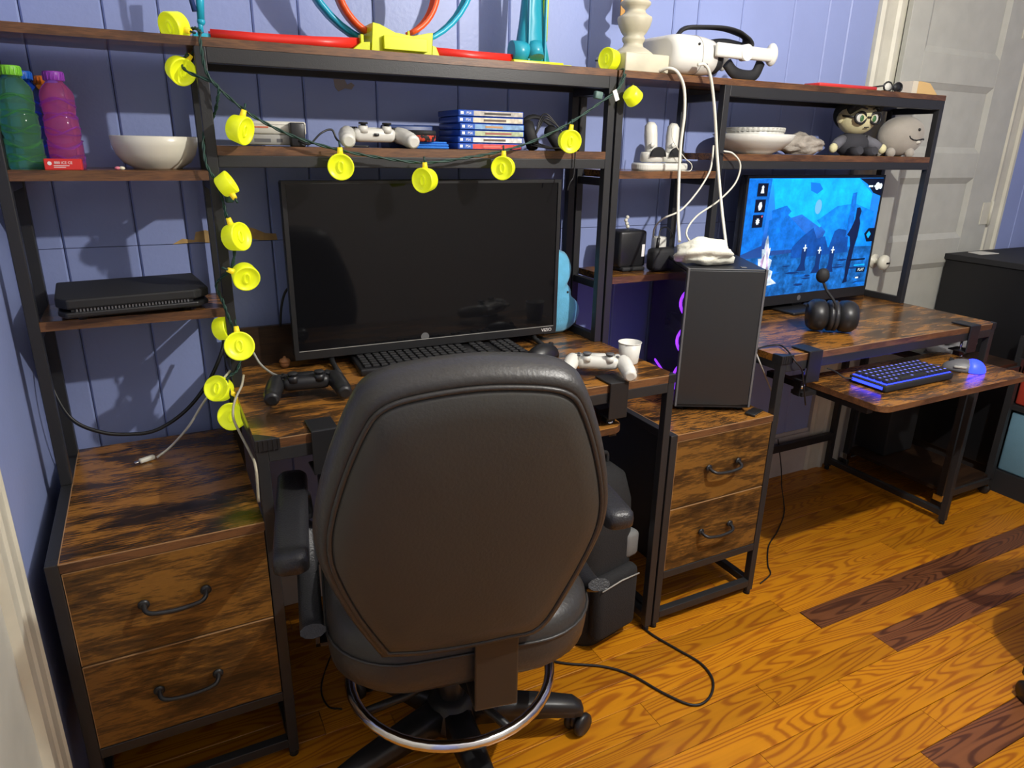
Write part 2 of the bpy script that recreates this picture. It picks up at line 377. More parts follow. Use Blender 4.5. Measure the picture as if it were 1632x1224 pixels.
# ------------------------------------------------------------------ the two hutch desks
W, MX, T, D, H = 1.332, .355, .021, .491, .164
ZT, ZS, ZL1, ZL2, ZCB, ZD = 1.456, 1.260, 1.212, .931, .584, .75
YBK = .03
def handle_mb(cx, cz):
    m = MB(); y = -D-.004
    for s in (-1, 1):
        m.lathe([(0,0),(.010,0),(.010,.003),(.006,.005),(.0,.0055)], 14, Matrix.Translation((cx+s*.052, y, cz)) @ Matrix.Rotation(R(90),4,'X'))
    m.tube(crom([(cx-.052,y-.002,cz),(cx-.050,y-.016,cz-.004),(cx-.038,y-.024,cz-.008),(cx,y-.026,cz-.011),(cx+.038,y-.024,cz-.008),(cx+.050,y-.016,cz-.004),(cx+.052,y-.002,cz)],5), .0045, 8)
    return m
def make_desk(label):
    t = thing('computer_desk', label, 'desk', (0,0,0))
    def bar(name, x0,x1,y0,y1,z0,z1, m=METAL): return MB().box(x0,x1,y0,y1,z0,z1).build(name, m, t, bevel=.0015)
    def wood(name, x0,x1,y0,y1,z0,z1, m=WOODT, edge=True):
        o = MB().box(x0,x1,y0+(.0012 if edge else 0),y1,z0,z1).build(name, m, t)
        if edge:
            MB().box(x0,x1,y0,y0+.0013,z0,z1-.0008).build('edge_band', WOODE, o)
        return o
    # boards
    wood('top_board', 0, W, -H, YBK, ZT-.0165, ZT)
    wood('shelf', T, MX, -H, YBK-.02, ZL1-.019, ZL1)
    wood('shelf', T, MX, -H, YBK-.02, ZL2-.019, ZL2)
    wood('shelf', MX+T, W-T, -H, YBK-.02, ZS-.0185, ZS)
    wood('desk_top', MX, W, -D, YBK, ZD-.019, ZD)
    wood('cabinet_top', T, MX, -D, YBK, ZCB-.018, ZCB)
    MB().box(MX+T, W-T, -.012, .0, ZD, .845).build('back_panel', WOODK, t)
    # posts
    for x in (0, MX, W-T):
        z0 = ZCB if x == 0 else ZD
        bar('post', x, x+T, -H, -H+T, z0 if x else ZCB-.0, ZT-.0165)
        bar('post', x, x+T, YBK-T, YBK, .015, ZT-.0165)
    for x in (0, MX, W-T):
        bar('leg', x, x+T, -D, -D+T, .015, ZCB if x == 0 else ZD-.019)
        MB().cyl((x+T/2,-D+T/2,0),(x+T/2,-D+T/2,.016), .0095, .0085).build('foot', RUBBER, t)
        MB().cyl((x+T/2,YBK-T/2,0),(x+T/2,YBK-T/2,.016), .0095, .0085).build('foot', RUBBER, t)
        bar('side_rail', x, x+T, -D+T, YBK-T, (ZCB-T) if x == 0 else ZD-.04, ZCB if x == 0 else ZD-.0195)
        bar('side_rail', x, x+T, -D+T, YBK-T, .030, .052)
        for z in ((ZL1, ZL2, ZT-.0165) if x < MX+.01 else (ZS, ZT-.0165)):
            bar('side_rail', x+.002, x+T-.002, -H+T, YBK-T, z-.040, z-.0195)
        if x: bar('side_rail', x+.002, x+T-.002, -H+T, YBK-T, ZD, ZD+.022)
    # long rails
    bar('front_rail', MX+T, W-T, -H, -H+T, ZT-.045, ZT-.0167)
    bar('front_rail', MX+T, W-T, -H, -H+T, ZS-.042, ZS-.0187)
    bar('front_rail', MX+T, W-T, -D, -D+T, ZD-.045, ZD-.0192)
    bar('back_rail', MX+T, W-T, YBK-T, YBK, ZT-.045, ZT-.0167)
    bar('back_rail', MX+T, W-T, YBK-T, YBK, .138, .168)
    bar('front_rail', T, MX, -D, -D+T, .157, .179)
    bar('front_rail', T, MX, -D, -D+T, .030, .052)
    bar('back_rail', T, MX, YBK-T, YBK, .157, .179)
    # fasteners under the rails
    for x in (.62, 1.02, 1.16):
        MB().cyl((x,-H+.05,ZT-.020),(x,-H+.05,ZT-.0165), .008, n=12).build('screw_cover', RUBBER, t)
    # cabinet carcass and drawers
    c = MB(); c.box(T, T+.012, -D+.024, YBK-.005, .179, ZCB-.018); c.box(MX-.012, MX, -D+.024, YBK-.005, .179, ZCB-.018); c.box(T, MX, YBK-.022, YBK-.01, .179, ZCB-.018); c.box(T, MX, -D+.024, YBK-.02, .179, .19)
    c.build('cabinet_body', METAL, t)
    for z0, z1 in ((.181,.366),(.371,.563)):
        d = MB().box(T+.002, MX-.002, -D+.0015, -D+.018, z0, z1).build('drawer', WOODD, t)
        e = MB(); e.box(T+.002, MX-.002, -D+.0008, -D+.018, z1-.0003, z1+.0009); e.box(T+.0012, T+.0022, -D+.0008, -D+.018, z0, z1); e.build('edge_band', mat('edge_tan', (.33,.19,.09), .5) if 'edge_tan' not in MATS else MATS['edge_tan'], d)
        handle_mb((T+MX)/2-.001, (z0+z1)/2+.004).build('handle', PLAST, d)
    e = MB(); e.box(T, MX, -D-.0004, -D+.0006, ZCB-.0016, ZCB+.0004); e.box(T-.0008, T+.0008, -D, YBK, ZCB-.0016, ZCB+.0004)
    e.build('edge_band', MATS['edge_tan'], t)
    e = MB(); e.box(MX+.03, W-.02, -D-.0004, -D+.0006, ZD-.0014, ZD+.0003); e.build('edge_band', MATS['edge_tan'], t)
    # corner guards
    g = MB(); g.prism([(MX-.002,-D-.003),(MX+.043,-D-.003),(MX+.035,-D+.006),(MX+.005,-D+.032),(MX-.002,-D+.032)], ZD-.021, ZD+.0025, 'xy'); g.build('corner_guard', PLAST, t, bevel=.0015)
    for k in range(5): MB().box(MX+.004+k*.0085, MX+.0065+k*.0085, -D-.0042, -D-.0028, ZD-.02, ZD+.001).build('guard_rib', PLAST, t)
    g = MB(); g.prism([(W+.001,-D-.0015),(W-.022,-D-.0015),(W-.018,-D+.004),(W-.004,-D+.018),(W+.001,-D+.018)], ZD-.021, ZD+.0015, 'xy'); g.build('corner_guard', PLAST, t, bevel=.0015)
    return t
deskA = make_desk('rustic brown hutch desk with black frame, nearer left one behind the office chair')
deskB = copy_tree(deskA); deskB.location.x = 1.338
deskB['label'] = 'rustic brown hutch desk with black frame, farther right one holding the lit monitor'
for d in (deskA, deskB): d['group'] = 'hutch desks along the plank wall'

# clamp-on keyboard trays
def tray(label, x0, x1, y0, y1, zt, cl, cr, group='clamp-on keyboard trays'):
    t = thing('keyboard_tray', label, 'tray', ((x0+x1)/2, (y0+y1)/2, zt-.02), 0, group)
    ox, oy, oz = t.location
    p = rrect(x1-x0, y1-y0, .035)
    tb = MB().prism(p, .002, .02, 'xy').build('tray_board', WOODT, t, bevel=.001)
    MB().prism(rrect(x1-x0+.001, y1-y0+.001, .0355), .003, .019, 'xy').build('edge_band', WOODE, tb)
    for cx in (cl, cr):
        c = MB(); w = .052
        c.box(cx-w/2-ox, cx+w/2-ox, -D-.006-oy, -D+.058-oy, ZD+.0015-oz, ZD+.006-oz)
        c.box(cx-w/2-ox, cx+w/2-ox, -D-.009-oy, -D-.004-oy, ZD-.085-oz, ZD+.006-oz)
        c.box(cx-w/2-ox, cx+w/2-ox, -D-.006-oy, -D+.05-oy, ZD-.085-oz, ZD-.080-oz)
        c.build('clamp', PLAST, t, bevel=.002)
        b = MB(); b.cyl((cx-ox,-D+.025-oy,ZD-.10-oz),(cx-ox,-D+.025-oy,ZD-.046-oz), .004, n=10); b.cyl((cx-ox,-D+.025-oy,ZD-.115-oz),(cx-ox,-D+.025-oy,ZD-.10-oz), .010, n=12)
        b.build('clamp_screw', CHROME, t)
        s = MB(); sx = 1 if cx < (x0+x1)/2 else -1
        ex = x0+.02 if sx > 0 else x1-.02
        s.box(min(cx,ex)-.008-ox, max(cx,ex)+.008-ox, -D+.01-oy, -D+.05-oy, -.012, .0); s.box(cx-.012-ox, cx+.012-ox, -D+.018-oy, -D+.04-oy, -.012, ZD-.083-oz)
        s.box(ex-.012-ox, ex+.012-ox, y0+.05-oy, y1+.12-oy, -.016, .002)
        s.build('slide_bracket', PLAST, t)
    return t
trA = tray('wood keyboard tray clamped under the left desk, mostly behind the chair', .52, 1.185, -.50, -.22, .645, .480, 1.160)
trB = tray('pulled-out wood keyboard tray carrying the backlit keyboard', 1.862, 2.535, -.69, -.41, .648, 1.815, 2.545)

# ------------------------------------------------------------------ office chair
def make_chair(label, loc, rz, base_rot):
    t = thing('office_chair', label, 'chair', loc, rz)
    # backrest: hexagon with rounded corners, leaning back
    hexa = [(-.150,.0),(-.085,-.012),(.0,-.016),(.085,-.012),(.150,.0),(.198,.10),(.232,.20),(.240,.26),(.232,.32),(.208,.40),(.176,.475),(.150,.508),(.10,.524),(0,.532),(-.10,.524),(-.150,.508),(-.176,.475),(-.208,.40),(-.232,.32),(-.240,.26),(-.232,.20),(-.198,.10)]
    out = [(p.x, p.y) for p in crom([(x,y,0) for x, y in hexa+[hexa[0]]], 4)][:-1]
    cy = .26
    B = Matrix.Translation((-.027,-.228,.478)) @ Matrix.Rotation(R(11), 4, 'X')
    def ring(s, d, bul=0):
        r_ = []
        for x, y in out:
            r_.append((x*s*.95, d, cy+(y-cy)*s))
        return r_
    m = MB(); m.stack([ring(.55,.052),ring(.80,.050),ring(.93,.040),ring(.985,.022),ring(1,.0),ring(.992,-.018),ring(.965,-.034),ring(.93,-.040),ring(.905,-.037)], True, True, B)
    br = m.build('backrest', LEATH, t)
    m = MB(); m.stack([ring(.900,-.030),ring(.893,-.041),ring(.87,-.046),ring(.75,-.052),ring(.5,-.057),ring(.2,-.059),ring(.02,-.059)], False, True, B)
    m.build('back_panel', LEATH2, br)
    pth = [B @ Vector((x*.905*.95, -.0405, cy+(y-cy)*.905)) for x, y in out]
    MB().tube(pth, .0042, 6, closed=True).build('piping', LEATH, br)
    # seat
    m = MB(); so = rrect(.50, .47, .14, 8)
    rg = lambda s, z: [(x*s, y*s-.005, z) for x, y in so]
    m.stack([rg(.80,.352),rg(.92,.358),rg(.985,.378),rg(1,.405),rg(1,.43),rg(.985,.455),rg(.94,.472),rg(.85,.480),rg(.5,.476)])
    seat = m.build('seat', LEATH, t)
    MB().tube([(x*1.003,y*1.003-.005,.436) for x, y in so], .003, 6, closed=True).build('seat_piping', LEATH, seat)
    # steel back bracket
    m = MB(); w = .039
    prof = [(-.262,.56),(-.268,.56),(-.262,.44),(-.262,.33),(-.255,.322),(-.05,.322),(-.05,.330),(-.250,.330),(-.254,.336),(-.254,.44)]
    m.prism([(y,z) for y, z in prof], -w+.03, w+.03, 'yz'); m.build('back_bracket', mat('brown_black_steel', (.035,.026,.019), .4), t, bevel=.003)
    m = MB(); m.rbox((0,-.01,.335), (.17,.22,.035), .01); m.cyl((0,0,.20),(0,0,.32), .026); m.cyl((-.02,-.12,.33),(-.02,-.165,.318), .014); m.build('tilt_mechanism', PLAST, t)
    m = MB(); m.cyl((.06,.02,.335),(.27,.05,.33), .005, n=8); m.rbox((.28,.052,.33), (.05,.02,.012), .005); m.build('lever', PLAST, t)
    MB().cyl((0,0,.10),(0,0,.21), .030, .026).build('gas_cylinder', PLAST, t)
    # foot ring
    n = 48; Rr = .213; zr = .205
    fr = MB().tube([(Rr*math.cos(2*math.pi*i/n), Rr*math.sin(2*math.pi*i/n), zr) for i in range(n)], .0115, 10, closed=True).build('foot_ring', CHROME, t)
    for k in range(4):
        a = R(22+90*k)
        m = MB(); m.tube([(.028*math.cos(a),.028*math.sin(a),zr-.01),(.11*math.cos(a),.11*math.sin(a),zr-.018),(Rr*math.cos(a),Rr*math.sin(a),zr-.005)], .009, 8); m.build('ring_spoke', PLAST, fr)
    # star base
    MB().lathe([(.0,.06),(.055,.06),(.060,.075),(.052,.12),(.036,.135),(0,.135)], 24).build('hub', PLAST, t)
    for k in range(5):
        a = R(base_rot+72*k); M = Matrix.Rotation(a, 4, 'Z')
        rings = []
        for x, w, zb, zt_ in ((.03,.030,.068,.122),(.12,.028,.072,.116),(.22,.024,.070,.106),(.272,.021,.064,.098),(.292,.015,.062,.084),(.296,.008,.064,.076)):
            rings.append([(x,-w,zb),(x,w,zb),(x,w,zt_-.008),(x,w*.7,zt_),(x,-w*.7,zt_),(x,-w,zt_-.008)])
        leg = MB().stack(rings, M=M).build('base_leg', PLAST, t)
        cpos = Vector((.278,0,0)); m = MB()
        m.cyl(cpos+Vector((0,0,.04)), cpos+Vector((0,0,.075)), .007, n=10, M=M)
        sp = Matrix.Rotation(R(40+k*67), 4, 'Z')
        C_ = M @ Matrix.Translation(cpos) @ sp
        for s in (-1, 1):
            m.lathe([(0,-.009),(.022,-.009),(.027,-.004),(.027,.004),(.022,.009),(0,.009)], 20, C_ @ Matrix.Translation((.012,s*.0145,.027)) @ Matrix.Rotation(R(90),4,'X'))
        m.rbox((.008,0,.038), (.040,.012,.028), .005, M=C_)
        m.build('caster', PLAST, leg)
    # loop armrests
    for s in (-1, 1):
        ar = MB(); o = rrect(.060, .35, .02, 5)
        g = lambda k, z, dy=0: [(s*.297+x*k, .009+y*(1-(1-k)*.25)+dy, z) for x, y in o]
        ar.stack([g(.80,.588),g(.98,.594),g(1,.606),g(.96,.617),g(.80,.624),g(.4,.626)])
        pad = ar.build('armrest', PADM, t)
        pth = crom([(s*.288,.12,.596),(s*.285,.165,.565),(s*.282,.165,.50),(s*.280,.10,.44),(s*.278,.0,.415),(s*.275,-.09,.425),(s*.272,-.135,.455)], 5)
        m = MB(); m.tube(pth, [.020]*4+[.023]*(len(pth)-4), 10, flat=.55, up=(0,.3,1)); m.build('arm_loop', PADM, pad)
        m = MB(); m.box(min(s*.272,s*.16), max(s*.272,s*.16), -.05, .05, .352, .360); m.box(min(s*.272,s*.264), max(s*.272,s*.264), -.05, .05, .352, .42); m.build('arm_bracket', METAL, pad)
    return t
chair = make_chair('black leather swivel chair with chrome foot ring at the left desk', (.69,-.60,0), R(-11), -11)

# ------------------------------------------------------------------ toy race track on the left hutch
RED = mat('red_track', (.70,.025,.015), .35); ORG = mat('orange_track', (.80,.10,.02), .35); CYAN = mat('cyan_plastic', (.02,.38,.55), .3); CYAND = mat('teal_plastic', (.02,.30,.40), .3)
YPL = mat('yellow_green_plastic', (.62,.66,.005), .35)
toy = thing('toy_race_track', 'red and blue toy car track with loops on yellow base atop the left hutch', 'toy', (.77,-.07,ZT))
def trk(pts, w, h, up_=None):      # flat channel track with two side lips along a path
    m = MB(); pts = [Vector(p) for p in pts]
    vs = []; n = len(pts)
    prof = [(-w/2,0),(w/2,0),(w/2,h),(w/2-.003,h),(w/2-.003,.003),(-w/2+.003,.003),(-w/2+.003,h),(-w/2,h)]
    for i, p in enumerate(pts):
        d = (pts[min(i+1,n-1)]-pts[max(i-1,0)]).normalized(); side = Vector((0,1,0)); side = (side-d*side.dot(d)).normalized(); nn = d.cross(side)
        if up_ is not None and nn.dot(up_(p)) < 0: nn = -nn
        vs.append([p+side*a+nn*b for a, b in prof])
    return m.stack(vs, True, True)
trk([(-.375,0,.004),(-.28,0,.004),(-.17,-.005,.006),(-.07,-.01,.01)], .04, .020, lambda p: Vector((0,0,1))).build('track', RED, toy)
trk([(.09,-.01,.004),(.2,0,.004),(.33,0,.004)], .04, .020, lambda p: Vector((0,0,1))).build('track', RED, toy)
def loop(cx, cz, Rr, a0, a1, y0, y1, k=40):
    pts = []
    for i in range(k+1):
        a = R(a0+(a1-a0)*i/k); pts.append((cx+Rr*math.sin(a), y0+(y1-y0)*i/k, cz-Rr*math.cos(a)))
    return trk(pts, .036, .010, lambda p: Vector((cx-p.x, 0, cz-p.z)))
loop(.012,.225,.205,-342,-18,-.01,.035).build('loop', CYAN, toy)
loop(-.004,.148,.115,-338,-22,-.035,.01).build('loop', ORG, toy)
b = MB(); b.prism([(-.055,0),(.085,0),(.088,.05),(.075,.048),(.04,.040),(.0,.044),(-.035,.058),(-.05,.060)], -.05, .06, 'xz'); b.prism([(-.03,.008),(.07,.008),(.07,.035),(-.03,.035)], -.062, -.05, 'xz')
b.prism([(-.10,0),(-.055,0),(-.055,.022),(-.075,.02)], -.045, .045, 'xz'); b.prism([(.085,0),(.105,0),(.095,.022),(.086,.024)], -.05, .05, 'xz')
b.box(-.075,-.068,-.04,-.02,0,.036); b.cyl((.032,-.045,.03),(.032,-.045,.05), .003, n=8)
b.build('loop_base', YPL, toy, bevel=.0015)
# booster tower at the right end
b = MB(); b.stack([[(x*s+.365,y*s,z) for x, y in ((-.04,-.025),(.04,-.025),(.045,.0),(.04,.025),(-.04,.025),(-.046,0))] for s, z in ((1,.012),(.82,.05),(.66,.10),(.55,.15),(.5,.22),(.42,.3))])
b.cyl((.305,-.01,.032),(.35,-.012,.032), .024, n=22); b.cyl((.362,-.034,.018),(.362,-.02,.05), .02, n=16)
b.box(.342,.346,-.030,-.02,.012,.2); b.box(.388,.392,-.029,-.02,.012,.17)
tw = b.build('tower', CYAND, toy); MB().tube([(.395,-.012,.06),(.40,-.005,.15),(.405,0,.25)], .008, 8).build('chute', YPL, tw)
MB().rbox((.37,0,.006), (.14,.07,.012), .002).rbox((.43,0,.004), (.07,.07,.008), .002).build('tower_base', YPL, toy)
# cyan launcher figure at the left end
b = MB(); b.rbox((-.39,0,.008), (.034,.03,.016), .002); b.cyl((-.39,0,.014),(-.39,0,.045), .005, n=10); b.ball((-.388,0,.038), .008, 10, 8); b.cyl((-.388,0,.04),(-.384,0,.11), .007, .009, n=10)
la = b.build('launcher', CYAN, toy); MB().tube([(-.398,-.004,.055),(-.404,-.002,.09),(-.405,0,.13)], .005, 8).build('launcher_rod', NAVY, la)
MB().rbox((-.355,0,.004), (.03,.03,.008), .002).build('track_clip', YPL, toy)

# turned lamp base
lb = thing('lamp_base', 'cream turned wooden lamp base on the seam of the two hutches', 'lamp', (1.432,-.085,ZT))
LB = mat('cream_turned_wood', (.50,.46,.34), .5, var=.15, vscale=12)
MB().rbox((0,0,.022), (.138,.138,.044), .003).build('plinth', LB, lb)
MB().lathe([(.055,.044),(.052,.050),(.038,.060),(.027,.066),(.025,.074),(.029,.080),(.030,.086),(.026,.092),(.033,.100),(.041,.115),(.045,.130),(.044,.136),(.034,.141),(.027,.147),(.026,.153),(.034,.160),(.039,.166),(.039,.170),(.030,.177),(.024,.183),(.026,.19),(.038,.204),(.043,.222),(.042,.25),(.03,.28),(.02,.31),(.018,.38)], 32).build('spindle', LB, lb)
tg = MB().rbox((0,0,0), (.036,.004,.075), .001).build('wooden_tag', mat('amber_wood', (.45,.22,.04), .5, var=.2)); tg.location = (1.483,0.030,1.642); tag(tg, 'amber wooden tag hanging on the wall behind the lamp base', 'tag')

# VR headset
vr = thing('vr_headset', 'white virtual reality headset with black head strap atop the hutch', 'headset', (1.59,-.085,ZT))
vr.rotation_euler = (0,0,R(4))
b = MB(); o = rrect(.185, .098, .042, 7)
g = lambda s, x, dz=0: [(x, u*s, .051+v*s+dz) for u, v in o]
b.stack([g(.72,-.092),g(.86,-.088),g(.96,-.074),g(1,-.05),g(1,-.005),g(.97,.03),g(.9,.06),g(.84,.068)])
vb = b.build('visor', WPL, vr); MB().tube(g(1.002,-.004), .0012, 6, closed=True).build('seam', GREY, vb)
for dx, dz in ((-.02,.075),(.012,.027)): MB().ball((dx,-.093+abs(dz-.05)*.05,dz), .0035, 8, 6).build('tracking_camera', PLAST, vb)
b = MB(); b.stack([[(x, u*s, .051+v*s) for u, v in o] for s, x in ((.86,.06),(.84,.085),(.72,.10))]); b.build('face_cushion', RUBBER, vb)
for s in (-1, 1):
    b = MB(); b.rbox((.092,s*.096,.066), (.11,.014,.036), .007, 3); b.rbox((.20,s*.094,.067), (.14,.016,.034), .008, 3); b.build('strap_arm', WPL, vr)
b = MB(); b.cyl((.148,-.106,.066),(.148,-.086,.066), .021, n=24); b.build('arm_joint', WPL, vr)
for s in (-1, 1): MB().ball((.262,s*.09,.070), (.017,.018,.030), 16, 10).build('strap_end', WPL, vr)
b = MB(); b.tube(crom([(-.02,.0,.100),(.0,-.01,.122),(.05,-.02,.128),(.13,-.02,.133),(.20,-.01,.130),(.232,-.02,.115),(.24,-.02,.09)],5), .021, 10, flat=.28, up=(0,0,1)); b.build('head_strap', RUBBER, vr)
b = MB(); b.tube(crom([(.11,-.07,.04),(.135,-.075,.018),(.18,-.07,.012),(.225,-.07,.018),(.245,-.07,.05)],5), .016, 10, flat=.6, up=(0,1,0)); b.tube(crom([(.12,.06,.07),(.16,.05,.09),(.20,.03,.095),(.235,.0,.085)],5), .024, 10, flat=.5, up=(0,1,0)); b.build('rear_cushion', RUBBER, vr)

# ------------------------------------------------------------------ left column, upper shelf of the left hutch
def bottle(label, loc, col, capcol, s=1.0):
    t = thing('bubble_bottle', label, 'bottle', loc, 0, 'bubble bottles on the left shelf')
    gm = mat('clear_'+capcol[0], tuple(min(1,c*1.25) for c in col), .06, trans=.9, alpha=1, ior=1.15)
    prof = [(.0,.0),(.026,.0),(.0285,.004),(.0285,.012),(.0265,.018),(.0285,.025),(.0285,.045),(.0265,.052),(.0290,.06),(.0275,.085),(.0245,.092),(.0265,.10),(.0275,.125),(.0255,.133),(.020,.141),(.0145,.147),(.0140,.152)]
    MB().lathe([(r*s, z*s) for r, z in prof], 22).build('bottle_body', gm, t)
    MB().lathe([(0,.150*s),(.0165*s,.150*s),(.0165*s,.164*s),(.0155*s,.1655*s),(0,.1655*s)], 20).build('cap', mat('cap_'+capcol[0], capcol[1], .4), t)
    m = MB()
    for k in range(18):
        a = 2*math.pi*k/18; m.box(.0162*s, .0172*s, -.0008, .0008, .151*s, .163*s, Matrix.Rotation(a,4,'Z'))
    m.build('cap_ribs', MATS['cap_'+capcol[0]], t)
    b = MB()
    for k in range(5): b.tube([((.0275+.0012*math.sin(a*.5+k))*s*math.cos(R(a)), (.0275+.0012*math.sin(a*.5+k))*s*math.sin(R(a)), (.018+.024*k+.007*math.sin(R(a*2+k*70)))*s) for a in range(0,360,15)], .0016*s, 6, closed=True)
    b.build('embossed_ring', gm, t)
    return t
bottle('green plastic bubble bottle with lime cap, leftmost on the shelf', (.047,-.10,ZL1), (.25,.62,.28), ('lime',(.22,.62,.05)), 1.08)
bottle('blue plastic bubble bottle behind the green one', (.056,-.030,ZL1), (.04,.18,.75), ('blue',(.02,.15,.65)), 1.06)
bottle('orange plastic bubble bottle between the blue and purple ones', (.090,-.020,ZL1), (.85,.25,.02), ('orange',(.75,.20,.02)), 1.02)
bottle('purple plastic bubble bottle with purple cap beside the red box', (.112,-.085,ZL1), (.62,.22,.75), ('purple',(.28,.05,.42)), 1.05)
rb = thing('red_box', 'small flat red cardboard box in front of the purple bottle', 'box', (.108,-.143,ZL1)); rb.rotation_euler.z = R(-2)
MB().rbox((0,0,.010), (.060,.024,.020), .001, 1, smooth=False).build('carton', mat('red_card', (.62,.03,.025), .45), rb)
PRINT = mat('white_print', (.8,.78,.74), .6)
MB().cyl((-.021,-.0122,.012),(-.021,-.0126,.012), .0035, n=14).build('logo', PRINT, rb)
text_mesh('lettering', '888 ICE CE', .0062, PRINT, rb, Matrix.Translation((.001,-.0123,.013)) @ FRONT, .0002)
for k in range(2): MB().box(-.015, .010-k*.006, -.0125, -.0121, .0075-k*.003, .0085-k*.003).build('printed_line', PRINT, rb)
bw = thing('mixing_bowl', 'cream ceramic bowl on the left shelf by the red box', 'bowl', (.268,-.075,ZL1))
BOWL = mat('cream_ceramic', (.66,.63,.52), .25)
MB().lathe([(.0,.002),(.044,.0),(.047,.003),(.063,.013),(.0735,.028),(.0790,.045),(.081,.062),(.0790,.0635),(.076,.060),(.0735,.045),(.067,.028),(.055,.013),(.0,.008)], 40).build('bowl_body', BOWL, bw)
for i, (x, c, w) in enumerate(((.196,(.7,.2,.25),'pink'),(.203,(.75,.68,.5),'cream'))):
    o = MB().ball((0,0,.0035), (.0055,.0045,.0035), 12, 8).build('candy', mat('candy_'+w, c, .35)); o.location = (x,-.148,ZL1); tag(o, w+' candy piece on the shelf edge beside the bowl', 'candy')
# games console
ps = thing('game_console', 'slim matt black games console lying on the left lower shelf', 'console', (.185,-.062,ZL2)); ps.rotation_euler.z = R(6)
b = MB(); b.prism([(-.128,-.125),(.108,-.125),(.132,-.10),(.132,.085),(-.132,.085),(-.140,-.095)], .010, .021, 'xy'); b.build('lower_shell', PLAST, ps, bevel=.003)
b = MB(); b.prism([(-.124,-.122),(.105,-.122),(.135,-.095),(.135,.087),(-.135,.087),(-.142,-.09)], .026, .046, 'xy'); b.build('upper_shell', RUBBER, ps, bevel=.004)
b = MB(); b.box(-.118,.10,-.117,.08,.019,.028); b.build('core', RUBBER, ps)
b = MB()
for k in range(34): b.box(-.11+k*.006,-.107+k*.006,-.1205,-.117,.0205,.0262)
v = b.build('vent_slats', GREYD, ps)
for x, y in ((-.10,-.09),(.09,-.09),(-.10,.06),(.1,.06)): MB().cyl((x,y,0),(x,y,.011), .008, n=12).build('foot', RUBBER, ps)

# ------------------------------------------------------------------ centre shelf of the left hutch
nes = thing('retro_console', 'small grey two-tone retro games console on the centre shelf', 'console', (.502,-.075,ZS)); nes.rotation_euler.z = R(-3)
NL = mat('light_grey_plastic', (.60,.58,.50), .45)
MB().rbox((0,0,.013), (.120,.10,.022), .0025, 1).build('lower_shell', GREY, nes)
MB().rbox((0,.0,.037), (.124,.102,.026), .0025, 1).build('upper_shell', NL, nes)
b = MB(); b.box(-.045,-.012,-.0505,-.049,.008,.015); b.box(.0,.012,-.0505,-.049,.008,.015); b.build('port', GREYD, nes)
b = MB(); b.box(-.045,-.015,-.0518,-.0512,.036,.0395); b.build('print', mat('red_print', (.5,.15,.08), .5), nes)
MB().box(-.062,.062,-.0517,-.0512,.043,.0438).build('lid_seam', GREY, nes)
ad = thing('power_adapter', 'black plug-in power adapter in front of the retro console', 'adapter', (.540,-.138,ZS))
MB().rbox((0,0,.024), (.030,.024,.048), .003).build('adapter_body', PLAST, ad)
MB().tube(crom([(.0,-.012,.012),(.02,-.022,.006),(.05,.0,.028),(.075,.005,.036),(.085,.0,.015),(.11,-.01,.004),(.15,-.015,.003)],6), .0022, 6).build('cable', PLAST, ad)

def gamepad(name, label, loc, rz, m, stick, tilt=0, kind=0):
    t = thing(name, label, 'controller', loc, rz)
    X = Matrix.Rotation(R(tilt), 4, 'X')
    b = MB(); b.rbox((0,.012,.030), (.098,.05,.030), .012, 3, M=X)
    for s in (-1, 1):
        pth = [(s*.040,.018,.032),(s*.058,.012,.031),(s*.066,-.012,.027),(s*.072,-.038,.020),(s*.074,-.056,.016)]
        b.tube(crom(pth,4), [.016]*4+[.0185]*5+[.0175]*4+[.0155]*3+[.010], 12, M=X)
    body = b.build('shell', m, t)
    for s in (-1, 1):
        b = MB(); b.cyl((s*.027,-.004,.036),(s*.027,-.006,.050), .012, .010, n=18, M=X); b.build('stick_collar', m, body)
        b = MB(); b.cyl((s*.027,-.006,.046),(s*.027,-.007,.053), .006, n=14, M=X); b.lathe([(0,0),(.010,0),(.0105,.002),(.0095,.004),(.0,.003)], 18, X @ Matrix.Translation((s*.027,-.007,.053))); b.build('thumbstick', stick, t)
        b = MB(); b.rbox((s*.046,.040,.035), (.026,.014,.010), .004, 2, M=X); b.build('shoulder_button', stick if kind else m, t)
    b = MB(); b.rbox((0,.018,.0455), (.036,.022,.002), .0008, 1, M=X); b.build('touch_pad', m, t)
    b = MB(); b.rbox((0,.0365,.033), (.03,.003,.008), .001, 1, M=X); b.build('light_bar', PLAST, t)
    b = MB()
    for k in range(4):
        a = R(90*k); b.cyl((.046+.009*math.cos(a),.014+.009*math.sin(a),.044),(.046+.009*math.cos(a),.014+.009*math.sin(a),.0475), .0036, n=10, M=X)
    b.build('face_button', stick, t)
    b = MB(); b.rbox((-.046,.014,.0455), (.022,.007,.004), .001, 1, M=X); b.rbox((-.046,.014,.0455), (.007,.022,.004), .001, 1, M=X); b.build('direction_pad', stick, t)
    return t
gp = gamepad('game_controller', 'white game controller propped on the centre shelf beside the game cases', (.715,-.115,ZS-.003), R(0), WPL, RUBBER, 0, 1)
